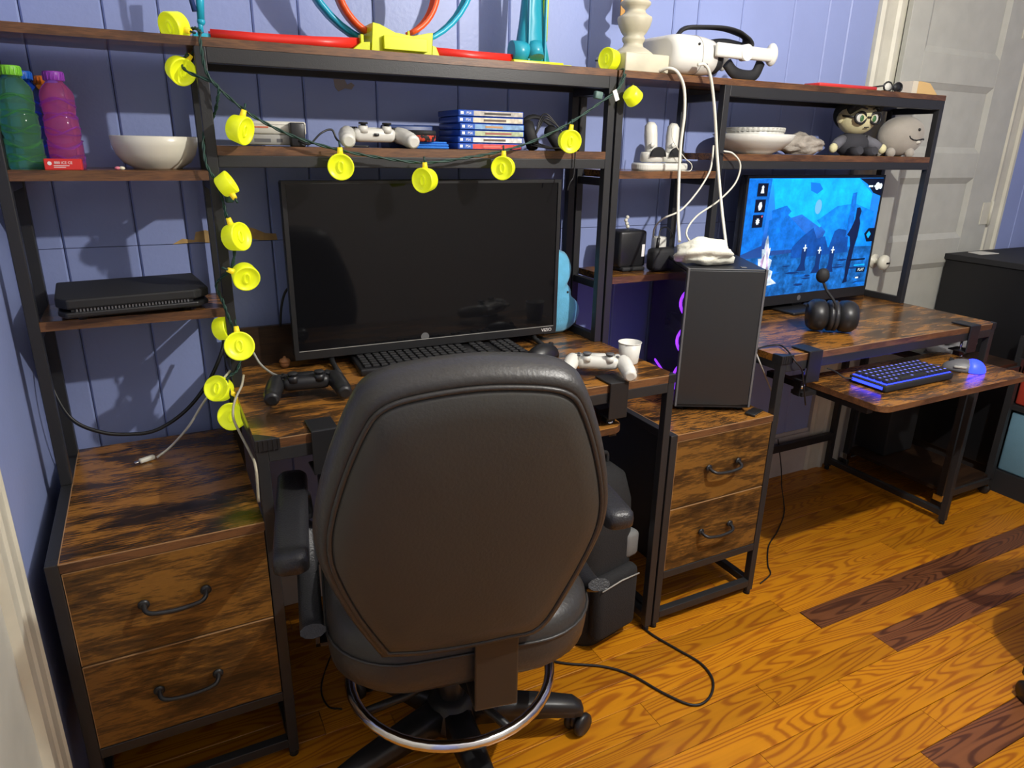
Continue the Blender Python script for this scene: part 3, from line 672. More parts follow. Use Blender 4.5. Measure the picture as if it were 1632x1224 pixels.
# propped up: back edge resting low so that the grips point to the viewer
b = MB(); b.rbox((0,0,0),(.012,.002,.006),.001,1); sl = b.build('usb_port', PLAST, gp); sl.location = (0,-.016,.031)
cp = thing('patterned_tin', 'small round tin with red and black pattern on blue cloth', 'tin', (.822,-.128,ZS+.016))
def checker(name, c1, c2, sc):
    m = bpy.data.materials.new(name); m.use_nodes = True; nt = m.node_tree; b_ = nt.nodes['Principled BSDF']; tc = N(nt,'ShaderNodeTexCoord')
    vo = N(nt,'ShaderNodeTexVoronoi', i_Scale=sc); nt.links.new(tc.outputs['Object'], vo.inputs['Vector']); rp = ramp(nt, [(.0,c1),(.42,c1),(.48,c2),(1,c2)]); nt.links.new(vo.outputs['Distance'], rp.inputs[0])
    nt.links.new(rp.outputs[0], b_.inputs['Base Color']); b_.inputs['Roughness'].default_value = .35; return m
MB().lathe([(0,0),(.031,0),(.033,.004),(.033,.019),(.031,.023),(0,.023)], 28).build('tin_body', checker('tin_print', (.55,.06,.03), (.02,.018,.018), 110), cp)
MB().lathe([(.0325,.013),(.034,.0135),(.034,.021),(.031,.024),(0,.024)], 28).build('lid', RUBBER, cp)
b = MB(); b.rbox((0,0,.003),(.088,.055,.006),.003,2); b.rbox((.004,-.002,.0085),(.078,.05,.005),.0025,2); b.rbox((.0,.002,.0135),(.08,.05,.005),.0025,2)
cl_ = b.build('folded_cloth', mat('blue_fabric', (.02,.16,.58), .8, bump=.6, bscale=250)); cl_.location = (.838,-.125,ZS); cl_.rotation_euler.z = R(-4); tag(cl_, 'folded bright blue cloth under the patterned tin', 'cloth')
nb = thing('navy_case', 'dark navy box standing behind the patterned tin', 'box', (.815,-.045,ZS)); MB().rbox((0,0,.026),(.11,.07,.052),.004,2).build('box_body', NAVY, nb); MB().box(-.055,.055,-.0355,-.0352,.036,.0366).build('lid_line', RUBBER, nb)
# stack of game cases
CASEB = mat('blue_case_plastic', (.012,.06,.36), .25)
spn = [((.45,.42,.38),(.05,.04,.035)),((.62,.55,.42),(.62,.55,.42)),((.20,.35,.55),(.45,.25,.12)),((.42,.48,.30),(.30,.10,.08)),((.66,.66,.64),(.60,.60,.58)),((.60,.06,.05),(.62,.15,.12))]
names = ['fifth','fourth','third','second','']
for k in range(6):
    z = ZS + (5-k)*.0147; lab = ['topmost blue game case in the stack, dark spine','blue game case with a plain cream spine, second from the top','blue game case with a multicoloured spine, third from the top','blue game case with a greenish spine, fourth from the top','blue game case with a white spine, second from the bottom','bottom blue game case in the stack, red spine'][k]
    t = thing('game_case', lab, 'game case', (.993+random.uniform(-.003,.003), -.080, z), R(random.uniform(-1.5,1.5)-1), 'stacked game cases on the centre shelf')
    MB().rbox((0,0,.0073),(.170,.135,.0140),.002,2).build('case', CASEB, t)
    y = -.0676
    MB().box(-.082,.082,y-.0006,y,.0020,.0126).build('spine', mat('spine_%d'%k, spn[k][0], .4, var=.35, vscale=60), t)
    MB().box(-.082,-.047,y-.0009,y-.0003,.0020,.0126).build('spine_badge', mat('badge_blue', (.02,.10,.45), .4) if k == 0 else MATS['badge_blue'], t)
    text_mesh('lettering', 'PS4', .0085, PRINT, t, Matrix.Translation((-.0595,y-.001,.0072)) @ FRONT, .0001)
    MB().box(-.080,-.073,y-.0013,y-.0008,.0045,.0105).build('spine_mark', PRINT, t)
    MB().box(-.02,.05-.012*(k%3),y-.0011,y-.0005,.0050,.0095).build('spine_title', mat('title_%d'%k, spn[k][1] if k not in (1,4) else (.10,.07,.06), .5), t)
hp = thing('coiled_headset', 'black headset lump with coiled cable on the centre shelf, right of the cases', 'headset', (1.165,-.085,ZS))
b = MB()
for s, (cx, cy, cz, tl) in enumerate(((-.035,.0,.036,70),(.035,-.01,.028,50))):
    b.lathe([(0,-.016),(.030,-.016),(.038,-.008),(.038,.008),(.030,.016),(0,.016)], 22, Matrix.Translation((cx,cy,cz)) @ Matrix.Rotation(R(tl),4,'Y') @ Matrix.Rotation(R(25),4,'X'))
b.build('ear_cup', RUBBER, hp)
MB().tube(crom([(-.055,.0,.03),(-.045,.01,.07),(-.01,.015,.082),(.03,.005,.062),(.055,-.01,.03)],5), .008, 8, flat=.5).build('headband', RUBBER, hp)
b = MB()
for k in range(3): b.tube(crom([(-.05+.006*k,-.03,.012+.004*k),(-.03,-.035,.05+.008*k),(.0,-.02,.076+.006*k),(.035,-.035,.05),(.05+.004*k,-.045,.02),(.01,-.055,.006),(-.05+.006*k,-.03,.012+.004*k)],5), .002, 6)
b.tube(crom([(.03,-.05,.03),(.045,-.085,.012),(.048,-.088,-.02),(.045,-.09,-.06),(.035,-.09,-.075),(.03,-.088,-.095)],5), .0018, 6)
b.build('cable', PLAST, hp)

# ------------------------------------------------------------------ television on the left desk
SCR = mat('dark_glass', (.005,.005,.006), .06, spec=.35)
tv = thing('television', 'switched-off black flat television on the left desk', 'television', (.860,-.097,ZD)); tv.rotation_euler.z = R(-1)
MB().rbox((0,.018,.232),(.712,.030,.414),.006,2).build('back_shell', PLAST, tv)
MB().rbox((-.05,.040,.20),(.46,.03,.24),.012,2).build('rear_housing', RUBBER, tv)
b = MB()
for x0,x1,z0,z1 in ((-.356,.356,.025,.047),(-.356,.356,.431,.439),(-.356,-.346,.047,.431),(.346,.356,.047,.431)): b.box(x0,x1,-.006,.004,z0,z1)
bz = b.build('bezel', PLAST, tv, bevel=.001)
MB().box(-.347,.347,-.003,.003,.046,.432).build('screen', SCR, tv)
MB().box(-.346,.346,-.0066,-.0058,.0455,.0468).build('trim_line', mat('pale_trim', (.35,.34,.31), .3), bz)
text_mesh('lettering', 'VIZIO', .0125, PRINT, bz, Matrix.Translation((.325,-.0068,.036)) @ FRONT, .0002)
MB().cyl((-.03,-.004,.052),(-.03,-.0042,.052), .011, n=20).build('sticker', mat('grey_sticker', (.12,.12,.12), .5), tv).scale = (1,1,1)
for x in (-.27,.29):
    f = MB(); f.tube([(x,.02,.03),(x,-.01,.012),(x,-.09,.004)], .007, 8); f.tube([(x,.02,.03),(x,.04,.012),(x,.075,.004)], .007, 8); f.build('stand_foot', PLAST, tv)
# blue plush behind the television
bp = thing('blue_plush', 'flat pale blue three-lobed plush toy behind the television', 'plush toy', (1.252,-.036,ZD)); bp.rotation_euler.z = R(0)
PB = mat('blue_plush_fabric', (.12,.43,.66), .9, var=.12, vscale=30, bump=.5, bscale=300, sheen=.4)
def hw(z): return max([rx*math.sqrt(max(0, 1-((z-c)/rz)**2)) for c, rx, rz in ((.060,.084,.062),(.120,.050,.040),(.193,.047,.053))]+[.004])
zs_ = [.002+.244*k/30 for k in range(31)]
pp = [(hw(z), z) for z in zs_]+[(-hw(z), z) for z in reversed(zs_)]
rg = lambda s, y: [(x*s, y, .12+(z-.12)*s) for x, z in pp]
b = MB(); b.stack([rg(.3,.022),rg(.7,.020),rg(.92,.013),rg(1,.0),rg(.92,-.013),rg(.7,-.020),rg(.3,-.022)]); b.build('plush_body', PB, bp)
for x in (-.012,.030): MB().ball((x,-.019,.125), .004, 10, 8).build('eye', RUBBER, bp)
# keyboard of the left desk
kb = thing('keyboard', 'plain black keyboard under the television', 'keyboard', (.855,-.152,ZD)); kb.rotation_euler.z = R(-4)
MB().rbox((0,0,.009),(.44,.135,.018),.005,2).build('keyboard_case', PLAST, kb)
m = MB()
for r_ in range(6):
    for c_ in range(21):
        if c_ in (14,17) : continue
        m.rbox((-.2+c_*.02, .05-r_*.0198, .0205),(.0165,.0165,.006),.0015,1,smooth=False)
o = m.build('keys', RUBBER, kb); o['kind'] = 'stuff'
ms = thing('computer_mouse', 'black computer mouse between the keyboard and white controller', 'mouse', (1.105,-.232,ZD)); ms.rotation_euler.z = R(-72)
m = MB(); m.ball((0,0,.0), (.031,.055,.036), 20, 14); m.v = [Vector((v.x,v.y,max(v.z,.001))) for v in m.v]; m.build('mouse_body', PLAST, ms)
MB().cyl((-.004,.03,.0285),(.004,.03,.0285), .007, n=14).build('scroll_wheel', RUBBER, ms)
gamepad('game_controller', 'black game controller at the left end of the left desk', (.490,-.292,ZD+.004), R(-7), PLAST, RUBBER, 0)
gamepad('game_controller', 'white game controller beside the mouse on the left desk corner', (1.146,-.425,ZD+.004), R(-32), WPL, GREYD, 0)
ac = thing('acorn', 'small brown acorn shaped knob on the left desk', 'ornament', (.485,-.055,ZD)); AW = mat('acorn_wood', (.33,.15,.06), .55)
MB().lathe([(0,0),(.008,.0),(.0115,.006),(.012,.014),(.0,.014)], 18, Matrix.Translation((0,0,.001))).build('nut', AW, ac); MB().lathe([(.0125,.013),(.0135,.016),(.011,.021),(.004,.024),(.003,.028),(0,.028)], 18).build('cap', AW, ac)

# ------------------------------------------------------------------ right hutch, top
XB = 1.338
o = thing('red_folder', 'thin red folder lying on the right hutch', 'folder', (2.20,-.125,ZT)); MB().rbox((0,0,.005),(.26,.06,.010),.002,1).build('cover', mat('red_card_cover', (.50,.03,.03), .4), o); MB().rbox((.0,.001,.005),(.256,.061,.006),.001,1).build('pages', WPL, o)
o = thing('sunglasses', 'small dark sunglasses on the right hutch beside the red folder', 'glasses', (2.43,-.135,ZT)); 
for s in (-1,1):
    MB().tube([(s*.025+.020*math.cos(R(a)),0,.016+.014*math.sin(R(a))) for a in range(0,360,30)], .003, 6, closed=True).build('rim', PLAST, o); MB().lathe([(0,-.0008),(.019,-.0008),(.019,.0008),(0,.0008)],16, Matrix.Translation((s*.025,0,.016)) @ Matrix.Rotation(R(90),4,'X') @ Matrix.Scale(.75,4,(0,1,0))).build('lens', WPL if s<0 else PLAST, o)
    MB().tube([(s*.046,0,.018),(s*.05,.05,.014),(s*.052,.11,.006)], .0025, 6).build('temple', PLAST, o)
o = thing('paper_bag', 'tan paper packet lying at the right end of the right hutch', 'packet', (2.60,-.095,ZT))
MB().prism([(-.055,0),(.085,0),(.03,.038),(-.02,.042),(-.055,.040)], -.03, .03, 'xz').build('packet_body', mat('tan_paper', (.60,.40,.17), .7), o); MB().box(-.062,-.035,-.032,.032,0,.041).build('packet_band', mat('pale_band', (.62,.56,.44), .6), o)

# ------------------------------------------------------------------ right hutch, left column
dk = thing('charging_dock', 'white charging dock under the two motion controllers', 'dock', (1.545,-.095,ZL1)); MB().prism(rrect(.175,.075,.034,8), 0, .020, 'xy').build('dock_body', WPL, dk, bevel=.005)
def motion(label, loc, rz, lean):
    t = thing('motion_controller', label, 'controller', loc, rz, 'white motion controllers in the dock')
    X = Matrix.Rotation(R(lean), 4, 'Y')
    b = MB(); b.tube([(0,0,.012),(0,.004,.04),(-.004,.008,.075),(-.006,.010,.098),(-.006,.010,.108)], [.016,.0175,.0185,.017,.009], 14, M=X); b.build('grip', WPL, t)
    b = MB(); b.stack([[(math.cos(R(a))*.036*s, math.sin(R(a))*.028*s-.006, z) for a in range(0,360,20)] for s, z in ((.8,.003),(1,.006),(1,.024),(.92,.030))]); hd = b.build('head', WPL, t)
    MB().prism([(.026*math.cos(R(a)), .018+.026*math.sin(R(a))) for a in range(0,181,15)], -.036, -.030, 'xz').build('face_plate', PLAST, hd)
    MB().ball((-.012,-.016,.048), (.007,.004,.007), 12, 8, M=X).build('trigger', WPL, t)
    return t
motion('white motion controller standing upright, left one in the dock', (1.508,-.098,ZL1+.019), 0, 4)
motion('white motion controller leaning, right one in the dock', (1.582,-.088,ZL1+.019), 0, 12)
rt = thing('router', 'black boxy router with white sticker on the low shelf', 'router', (1.475,-.06,ZL2)); MB().rbox((0,0,.062),(.095,.07,.105),.008,2).build('router_body', PLAST, rt)
MB().box(.030,.040,-.0362,-.0354,.04,.075).build('sticker', PRINT, rt); MB().rbox((0,0,.006),(.08,.09,.012),.004,2).build('router_stand', RUBBER, rt)
o = thing('power_brick', 'black power brick in front of the router', 'adapter', (1.552,-.125,ZL2)); MB().rbox((0,0,.034),(.075,.045,.066),.012,2).build('brick_body', RUBBER, o); MB().cyl((-.015,0,.066),(-.012,0,.096), .005, n=10).build('plug', PLAST, o); MB().tube(crom([(-.012,0,.094),(0,.01,.118),(.03,.02,.122),(.06,.03,.10),(.075,.035,.06)],5), .0022, 6).build('cable', PLAST, o)
o = thing('usb_charger', 'white cube charger plugged in beside the router', 'charger', (1.598,-.055,ZL2)); MB().rbox((0,0,.045),(.035,.035,.09),.006,2).build('charger_body', WPL, o)
o = thing('knotted_tag', 'small white knotted tag standing above the router', 'tag', (1.475,-.055,ZL2+.1145)); b = MB()
for k in range(4): b.ball((.004*math.cos(k*1.6),.0,.008+.009*k), .0055, 10, 6)
b.build('knot', CREAM, o)

# ------------------------------------------------------------------ right hutch, centre shelf
bw2 = thing('serving_bowl', 'white bowl on the right hutch holding a stack of paper plates', 'bowl', (1.915,-.07,ZS))
MB().lathe([(0,.003),(.06,.0),(.062,.004),(.085,.014),(.108,.034),(.122,.056),(.1195,.057),(.104,.036),(.082,.018),(0,.008)], 40).build('bowl_body', WPL, bw2)
pl_ = thing('paper_plates', 'white fluted paper plates stacked inside the white bowl', 'plates', (1.925,-.065,ZS+.03))
b = MB()
ringp = lambda r, z: [(r*(1+.018*(1 if i % 2 else -1))*math.cos(2*math.pi*i/72), r*(1+.018*(1 if i % 2 else -1))*math.sin(2*math.pi*i/72), z) for i in range(72)]
b.stack([ringp(.075,.0),ringp(.086,.044)], True, True); b.build('plate_stack', WPL, pl_)
for k in range(4): MB().tube([(.0862*math.cos(2*math.pi*i/48),.0862*math.sin(2*math.pi*i/48),.036+.003*k) for i in range(48)], .0012, 5, closed=True).build('plate_rim', WPL, pl_)
random.seed(3)
GC = mat('grey_cloth', (.30,.27,.23), .95, var=.2, vscale=25, bump=.8, bscale=200)
def lump(n_, sx, sy, sz, seed, m_, amp=.35, f=2.3):
    b = MB(); off = Vector((seed*3.1, seed*1.7, seed))
    b.ball((0,0,sz*.85), (sx,sy,sz), 40, 26, fn=lambda u: 1+amp*mnoise.noise(u*f+off)+amp*.45*mnoise.noise(u*f*2.7+off))
    b.v = [Vector((v.x,v.y,max(v.z,.001))) for v in b.v]
    return b.build(n_, m_)
o = lump('crumpled_cloth', .085, .045, .034, 4, GC, .32, 2.0); o.location = (2.105,-.085,ZS); tag(o, 'crumpled grey-brown cloth beside the white bowl', 'cloth')
# plush doll with glasses
dl = thing('plush_doll', 'plush doll with dark hair and black glasses on the right hutch', 'doll', (2.375,-.060,ZS)); dl.rotation_euler.z = R(-12); dl.scale = (1.1,1.1,1.1)
HAIR = mat('dark_hair_felt', (.022,.026,.024), .9, bump=.5, bscale=120); CLO = mat('dark_doll_clothes', (.035,.035,.042), .9); CLG = mat('grey_doll_sleeve', (.13,.13,.15), .9)
b = MB(); b.ball((0,0,.032), (.052,.04,.038), 20, 12); bd = b.build('body', CLO, dl)
for s in (-1, 1):
    MB().tube([(s*.04,-.005,.045),(s*.066,-.016,.034),(s*.082,-.026,.024)], [.016,.016,.013], 12).build('arm', CLG, bd)
    MB().ball((s*.088,-.030,.021), (.013,.011,.014), 12, 8).build('hand', SKIN, bd)
    MB().tube([(s*.022,-.025,.012),(s*.026,-.055,.011),(s*.026,-.072,.016)], [.014,.014,.012], 10).build('leg', CLO, bd)
hd = MB().ball((0,-.004,.108), (.060,.050,.052), 26, 18, fn=lambda u: 1-.06*max(0,-u.z)).build('head', SKIN, dl)
b = MB(); b.ball((0,.006,.118), (.066,.054,.050), 28, 18, fn=lambda u: 1.0 if (u.z > .08+.45*max(0,-u.y) or u.y > .05) else .80); hr = b.build('hair', HAIR, hd)
MB().tube(crom([(-.052,-.028,.125),(-.04,-.050,.14),(-.015,-.057,.150),(.0,-.058,.146),(.02,-.056,.152),(.05,-.035,.135)],5), [.012]*26, 8).build('fringe', HAIR, hd)
for s in (-1, 1):
    MB().ball((s*.061,-.006,.104), (.008,.012,.014), 12, 8).build('ear', SKIN, hd)
    MB().tube([(s*.026+.019*math.cos(R(a)), -.054+.004*abs(math.cos(R(a))), .106+.016*math.sin(R(a))) for a in range(0,360,24)], .0035, 8, closed=True).build('glasses_rim', PLAST, hd)
    e = MB().ball((s*.026,-.0475,.106), (.013,.004,.013), 14, 8).build('eye', WPL, hd); MB().ball((s*.022,-.0515,.105), (.007,.0025,.009), 12, 8).build('iris', mat('green_iris', (.06,.16,.06), .4) if 'green_iris' not in MATS else MATS['green_iris'], e)
    MB().tube([(s*.010,-.054,.131),(s*.026,-.053,.135),(s*.040,-.046,.133)], .0022, 6).build('eyebrow', PLAST, hd)
    MB().tube([(s*.044,-.048,.108),(s*.062,-.012,.112)], .0028, 6).build('glasses_temple', PLAST, hd)
MB().tube([(-.006,-.056,.108),(.006,-.056,.108)], .003, 6).build('glasses_bridge', PLAST, hd)
MB().tube([(-.008,-.0505,.080),(.008,-.0505,.081)], .0016, 6).build('mouth', RUBBER, hd)
# grey whale plush
wh = thing('whale_plush', 'round grey smiling whale plush leaning on the doll', 'plush toy', (2.545,-.108,ZS)); wh.rotation_euler.z = R(-22)
GP = mat('grey_plush', (.30,.275,.235), .9, var=.08, vscale=20, bump=.4, bscale=300, sheen=.3)
b = MB(); b.ball((0,0,.066), (.084,.052,.064), 30, 20, fn=lambda u: 1+.10*max(0,u.x)*max(0,u.z)-.10*max(0,-u.x)); wb = b.build('body', GP, wh)
for x, y in ((-.04,-.03),(.025,-.035),(.03,.035),(-.04,.03)): MB().ball((x,y,.012), (.016,.014,.016), 12, 8).build('foot', GP, wb)
def onw(az, el, k=1.0):
    u = Vector((math.cos(R(el))*math.sin(R(az)), -math.cos(R(el))*math.cos(R(az)), math.sin(R(el)))); f_ = 1+.10*max(0,u.x)*max(0,u.z)-.10*max(0,-u.x)
    return (u.x*.084*f_*k, u.y*.052*f_*k, .066+u.z*.064*f_*k)
MB().tube([onw(a, e, 1.0) for a, e in ((2,0),(6,-7),(14,-11),(24,-12),(36,-10),(48,-8),(60,-8),(72,-10),(84,-14))], .0022, 6).build('mouth', RUBBER, wb)
MB().ball(onw(28,18,1.0), .0052, 10, 8).build('eye', RUBBER, wb)
MB().ball(onw(34,-18,.97), (.010,.006,.006), 10, 8).build('tooth', mat('pale_felt', (.5,.48,.42), .9), wb)

# ------------------------------------------------------------------ monitor on the right desk
mo = thing('monitor', 'lit monitor showing a blue moonlit game scene on the right desk', 'monitor', (2.232,-.075,ZD)); mo.rotation_euler.z = R(1)
MB().rbox((0,.016,.235),(.665,.026,.425),.005,2).build('back_shell', PLAST, mo); MB().rbox((0,.036,.22),(.30,.03,.24),.01,2).build('rear_housing', RUBBER, mo)
b = MB()
for x0,x1,z0,z1 in ((-.333,.333,.022,.056),(-.333,.333,.438,.448),(-.333,-.324,.056,.438),(.324,.333,.056,.438)): b.box(x0,x1,-.003,.006,z0,z1)
mb_ = b.build('bezel', PLAST, mo, bevel=.001)
MB().cyl((-.02,-.0032,.040),(-.02,-.0036,.040), .009, n=18).build('badge', GREYD, mb_)
b = MB(); b.rbox((0,.03,.03),(.05,.03,.06),.005,2); b.build('stand_neck', PLAST, mo); MB().rbox((0,.01,.005),(.24,.17,.010),.004,2).build('stand_base', PLAST, mo)
def screen_mat():
    m = bpy.data.materials.new('game_screen'); m.use_nodes = True; nt = m.node_tree; L = nt.links.new; b_ = nt.nodes['Principled BSDF']
    tc = N(nt,'ShaderNodeTexCoord'); sx = N(nt,'ShaderNodeSeparateXYZ'); L(tc.outputs['Object'], sx.inputs[0])
    mp = N(nt,'ShaderNodeMapping'); mp.inputs['Scale'].default_value = (7,1,9); L(tc.outputs['Object'], mp.inputs[0])
    nz = N(nt,'ShaderNodeTexNoise', i_Scale=1.0, i_Detail=6.0, i_Roughness=.62); L(mp.outputs[0], nz.inputs['Vector'])
    # height gradient: 0 bottom, 1 top
    g1 = N(nt,'ShaderNodeMapRange'); g1.inputs['From Min'].default_value = .056; g1.inputs['From Max'].default_value = .438; L(sx.outputs['Z'], g1.inputs[0])
    ma = N(nt,'ShaderNodeMath', operation='MULTIPLY_ADD'); L(nz.outputs['Fac'], ma.inputs[0]); ma.inputs[1].default_value = .75; L(g1.outputs[0], ma.inputs[2])
    rp = ramp(nt, [(.18,(.0,.012,.06)),(.40,(.006,.06,.24)),(.56,(.004,.035,.18)),(.66,(.006,.11,.48)),(.92,(.004,.22,.85)),(1.0,(.002,.34,1.0))]); 
    sc_ = N(nt,'ShaderNodeMath', operation='MULTIPLY'); sc_.inputs[1].default_value = .68; L(ma.outputs[0], sc_.inputs[0]); L(sc_.outputs[0], rp.inputs[0])
    b_.inputs['Base Color'].default_value = (.01,.01,.012,1); b_.inputs['Roughness'].default_value = .25
    L(rp.outputs[0], b_.inputs['Emission Color']); b_.inputs['Emission Strength'].default_value = 1.25
    return m
scr = MB().box(-.326,.326,-.0015,.004,.055,.439).build('screen', screen_mat(), mo)
def em(name, c, s=1.0, nz=0):
    m = mat(name, tuple(x*.02 for x in c), .3, emit=s, ecol=c)
    if nz:
        nt = m.node_tree; tc = N(nt,'ShaderNodeTexCoord'); t_ = N(nt,'ShaderNodeTexNoise', i_Scale=22.0, i_Detail=7.0, i_Roughness=.7); nt.links.new(tc.outputs['Object'], t_.inputs['Vector'])
        rp = ramp(nt, [(.32, tuple(x*(1-nz) for x in c)), (.5, c), (.70, tuple(min(1, x*(1+1.6*nz)) for x in c))]); nt.links.new(t_.outputs['Fac'], rp.inputs[0]); nt.links.new(rp.outputs[0], nt.nodes['Principled BSDF'].inputs['Emission Color'])
    return m
EB1 = em('screen_dark_blue', (.003,.025,.13)); EB2 = em('screen_mid_blue', (.003,.14,.60), 1.0, .45); EB3 = em('screen_navy', (.002,.008,.045)); EW = em('screen_white', (.75,.92,1.0)); EP = em('screen_pink', (.40,.28,.45), 1.0, .7); EC = em('screen_cyan', (.004,.36,1.0), 1.1, .25); EBK = em('screen_black', (.001,.003,.015))
lay = [0]
def pic(name, pts, m, parent=scr):
    lay[0] += 1; d = -.0016-.00004*lay[0]
    return MB().prism(pts, d-.00003, d, 'xz').build(name, m, parent)
def sp(px, py):     # screen picture coordinates 0..1 left to right, 0..1 top to bottom
    return (-.324+.648*px, .437-.380*py)
def poly(name, L_, m): return pic(name, [sp(*p) for p in L_], m)
poly('sky_glow', [(.16,.0),(.80,.0),(.93,.14),(.93,.36),(.70,.28),(.55,.42),(.40,.30),(.22,.36)], EC)
poly('left_pillar', [(.0,.0),(.155,.0),(.14,.55),(.0,.62)], EB2)
poly('hill', [(.17,.34),(.30,.30),(.46,.48),(.42,.60),(.17,.60)], EB2)
poly('hill', [(.52,.36),(.66,.24),(.80,.22),(.97,.30),(1,.62),(.55,.62),(.60,.46)], em('screen_hill', (.003,.22,.82), 1.0, .4))
poly('rock_dark', [(.18,.26),(.28,.22),(.32,.27),(.27,.35),(.19,.33)], EB2)
poly('cloud', [(.43,.03),(.50,.04),(.53,.09),(.49,.13),(.44,.10)], em('screen_cloud', (.003,.16,.66)))
pic('moon', [(sp(.515,.24)[0]+.016*math.cos(R(a)), sp(.515,.24)[1]+.024*math.sin(R(a))) for a in range(0,360,20)], em('screen_moon', (.14,.42,.88)))
poly('ground', [(.0,.66),(.35,.63),(.62,.60),(1,.62),(1,1),(0,1)], em('screen_ground', (.006,.10,.36), 1.0, .75))
random.seed(11)
for k in range(26):
    x = random.uniform(.05,.95); y = random.uniform(.68,.97); w = random.uniform(.02,.06); h = random.uniform(.006,.016)
    poly('ground_stone', [(x-w,y),(x-w*.4,y-h),(x+w*.6,y-h*.8),(x+w,y+h*.2),(x,y+h)], EB1 if k % 3 else EB2)
poly('hedge', [(.36,.58),(.42,.50),(.50,.42),(.54,.52),(.60,.50),(.64,.62),(.67,.46),(.70,.44),(.78,.46),(.80,.66),(.36,.68)], em('screen_hedge', (.003,.06,.30), 1.0, .4))
for x, y in ((.46,.60),(.575,.63),(.68,.635)):
    poly('stump', [(x-.022,y),(x+.018,y),(x+.014,y+.14),(x+.028,y+.20),(x-.045,y+.20),(x-.02,y+.13)], EB1)
    poly('cross_mark', [(x-.004,y-.035),(x+.004,y-.035),(x+.004,y-.010),(x+.014,y-.010),(x+.014,y),(x+.004,y),(x+.004,y+.025),(x-.004,y+.025),(x-.004,y),(x-.014,y),(x-.014,y-.01),(x-.004,y-.01)], EW)
poly('post', [(.765,.13),(.80,.12),(.81,.38),(.79,.52),(.765,.52)], EB2)
poly('figure', [(.82,.26),(.845,.255),(.862,.29),(.855,.35),(.868,.40),(.865,.52),(.85,.62),(.845,.75),(.835,.90),(.84,.945),(.80,.955),(.812,.90),(.805,.75),(.815,.60),(.80,.52),(.775,.50),(.80,.44),(.82,.36)], EB3)
poly('flame', [(.07,.88),(.11,.82),(.10,.76),(.135,.74),(.125,.66),(.15,.66),(.145,.58),(.16,.58),(.165,.50),(.175,.46),(.185,.52),(.195,.58),(.205,.57),(.20,.66),(.225,.68),(.215,.76),(.24,.78),(.235,.84),(.28,.89),(.18,.91)], em('screen_flame', (.42,.52,.62), 1.0, .8))
poly('flame_core', [(.125,.86),(.15,.74),(.145,.68),(.17,.62),(.175,.54),(.19,.64),(.20,.72),(.215,.84),(.17,.87)], EP)
poly('flame_tip', [(.155,.82),(.165,.70),(.175,.58),(.187,.70),(.19,.82)], EW)
for k, y in enumerate((.09,.22,.345)):
    x = .095-.004*k; poly('menu_tile', [(x-.035,y-.055),(x+.035,y-.055),(x+.035,y+.05),(x-.035,y+.05)], EBK)
poly('menu_icon', [(.083,.115),(.107,.115),(.101,.075),(.104,.065),(.095,.05),(.086,.065),(.089,.075)], EW)
poly('menu_icon', [(.078,.22),(.085,.19),(.098,.185),(.105,.22),(.098,.25),(.085,.255)], EW)
cxs, czs = sp(.087,.345); pic('menu_icon', [(cxs+(.010 if i % 2 else .006)*math.cos(R(i*22.5)), czs+(.012 if i % 2 else .007)*math.sin(R(i*22.5))) for i in range(16)], EW)
poly('notice_dot', [(.108,.30),(.115,.295),(.118,.305),(.112,.315)], em('screen_red', (.7,.12,.2)))
poly('corner_badge', [(.02,.74),(.075,.72),(.085,.80),(.03,.83)], em('screen_teal', (.05,.45,.62)))
poly('top_bar', [(.80,.0),(1.0,.0),(1.0,.16),(.93,.13),(.87,.05)], EBK)
for a, b_ in ((.885,.92),(.93,.942)): poly('status_text', [(a,.062),(b_,.062),(b_,.078),(a,.078)], EW)
for cx_, r_ in ((.956,.012),(.982,.009)):
    q0, q1 = sp(cx_,.07); pic('status_icon', [(q0+r_*math.cos(R(a)), q1+r_*1.1*math.sin(R(a))) for a in range(0,360,30)], EW)
poly('side_tab', [(.915,.50),(.945,.45),(1,.45),(1,.575),(.945,.575)], EBK); poly('side_gem', [(.935,.51),(.953,.475),(.972,.505),(.955,.545)], EC)
poly('menu_bar', [(.83,.73),(.96,.73),(.96,.745),(.83,.745)], EBK); poly('menu_text', [(.875,.785),(.965,.785),(.965,.798),(.875,.798)], EC)
poly('play_tile', [(.90,.815),(.975,.815),(.975,.86),(.90,.86)], EBK)
q0, q1 = sp(.94,.838); text_mesh('lettering', 'PLAY', .0145, EW, scr, Matrix.Translation((q0,-.0044,q1)) @ FRONT, .00005)
poly('menu_text', [(.905,.905),(.93,.905),(.93,.92),(.905,.92)], EW)

# headset on the right desk
hs = thing('gaming_headset', 'black gaming headset with raised microphone on the right desk', 'headset', (2.05,-.345,ZD)); hs.rotation_euler.z = R(-38); hs.scale = (1.14,1.14,1.05)
for s in (-1, 1):
    b = MB(); b.lathe([(0,-.028),(.030,-.026),(.044,-.014),(.046,.0),(.044,.014),(.036,.024),(.0,.024)], 26, Matrix.Translation((s*.036,0,.047)) @ Matrix.Rotation(R(90*s),4,'Y')); cup = b.build('ear_cup', PLAST, hs)
    MB().lathe([(.036,.0),(.044,.004),(.044,.012),(.034,.016),(.018,.014)], 24, Matrix.Translation((s*.014,0,.047)) @ Matrix.Rotation(R(-90*s),4,'Y')).build('ear_cushion', PADM, cup)
b = MB(); b.tube(crom([(-.055,.01,.07),(-.052,.055,.064),(-.03,.10,.052),(0,.115,.048),(.03,.10,.052),(.052,.055,.064),(.055,.01,.07)],6), .012, 8, flat=.45, up=(0,0,1)); b.build('headband', RUBBER, hs)
b = MB(); b.tube(crom([(.0,-.03,.06),(-.005,-.035,.09),(-.03,-.03,.125),(-.042,-.028,.150)],5), .0035, 8); b.build('microphone_boom', RUBBER, hs)
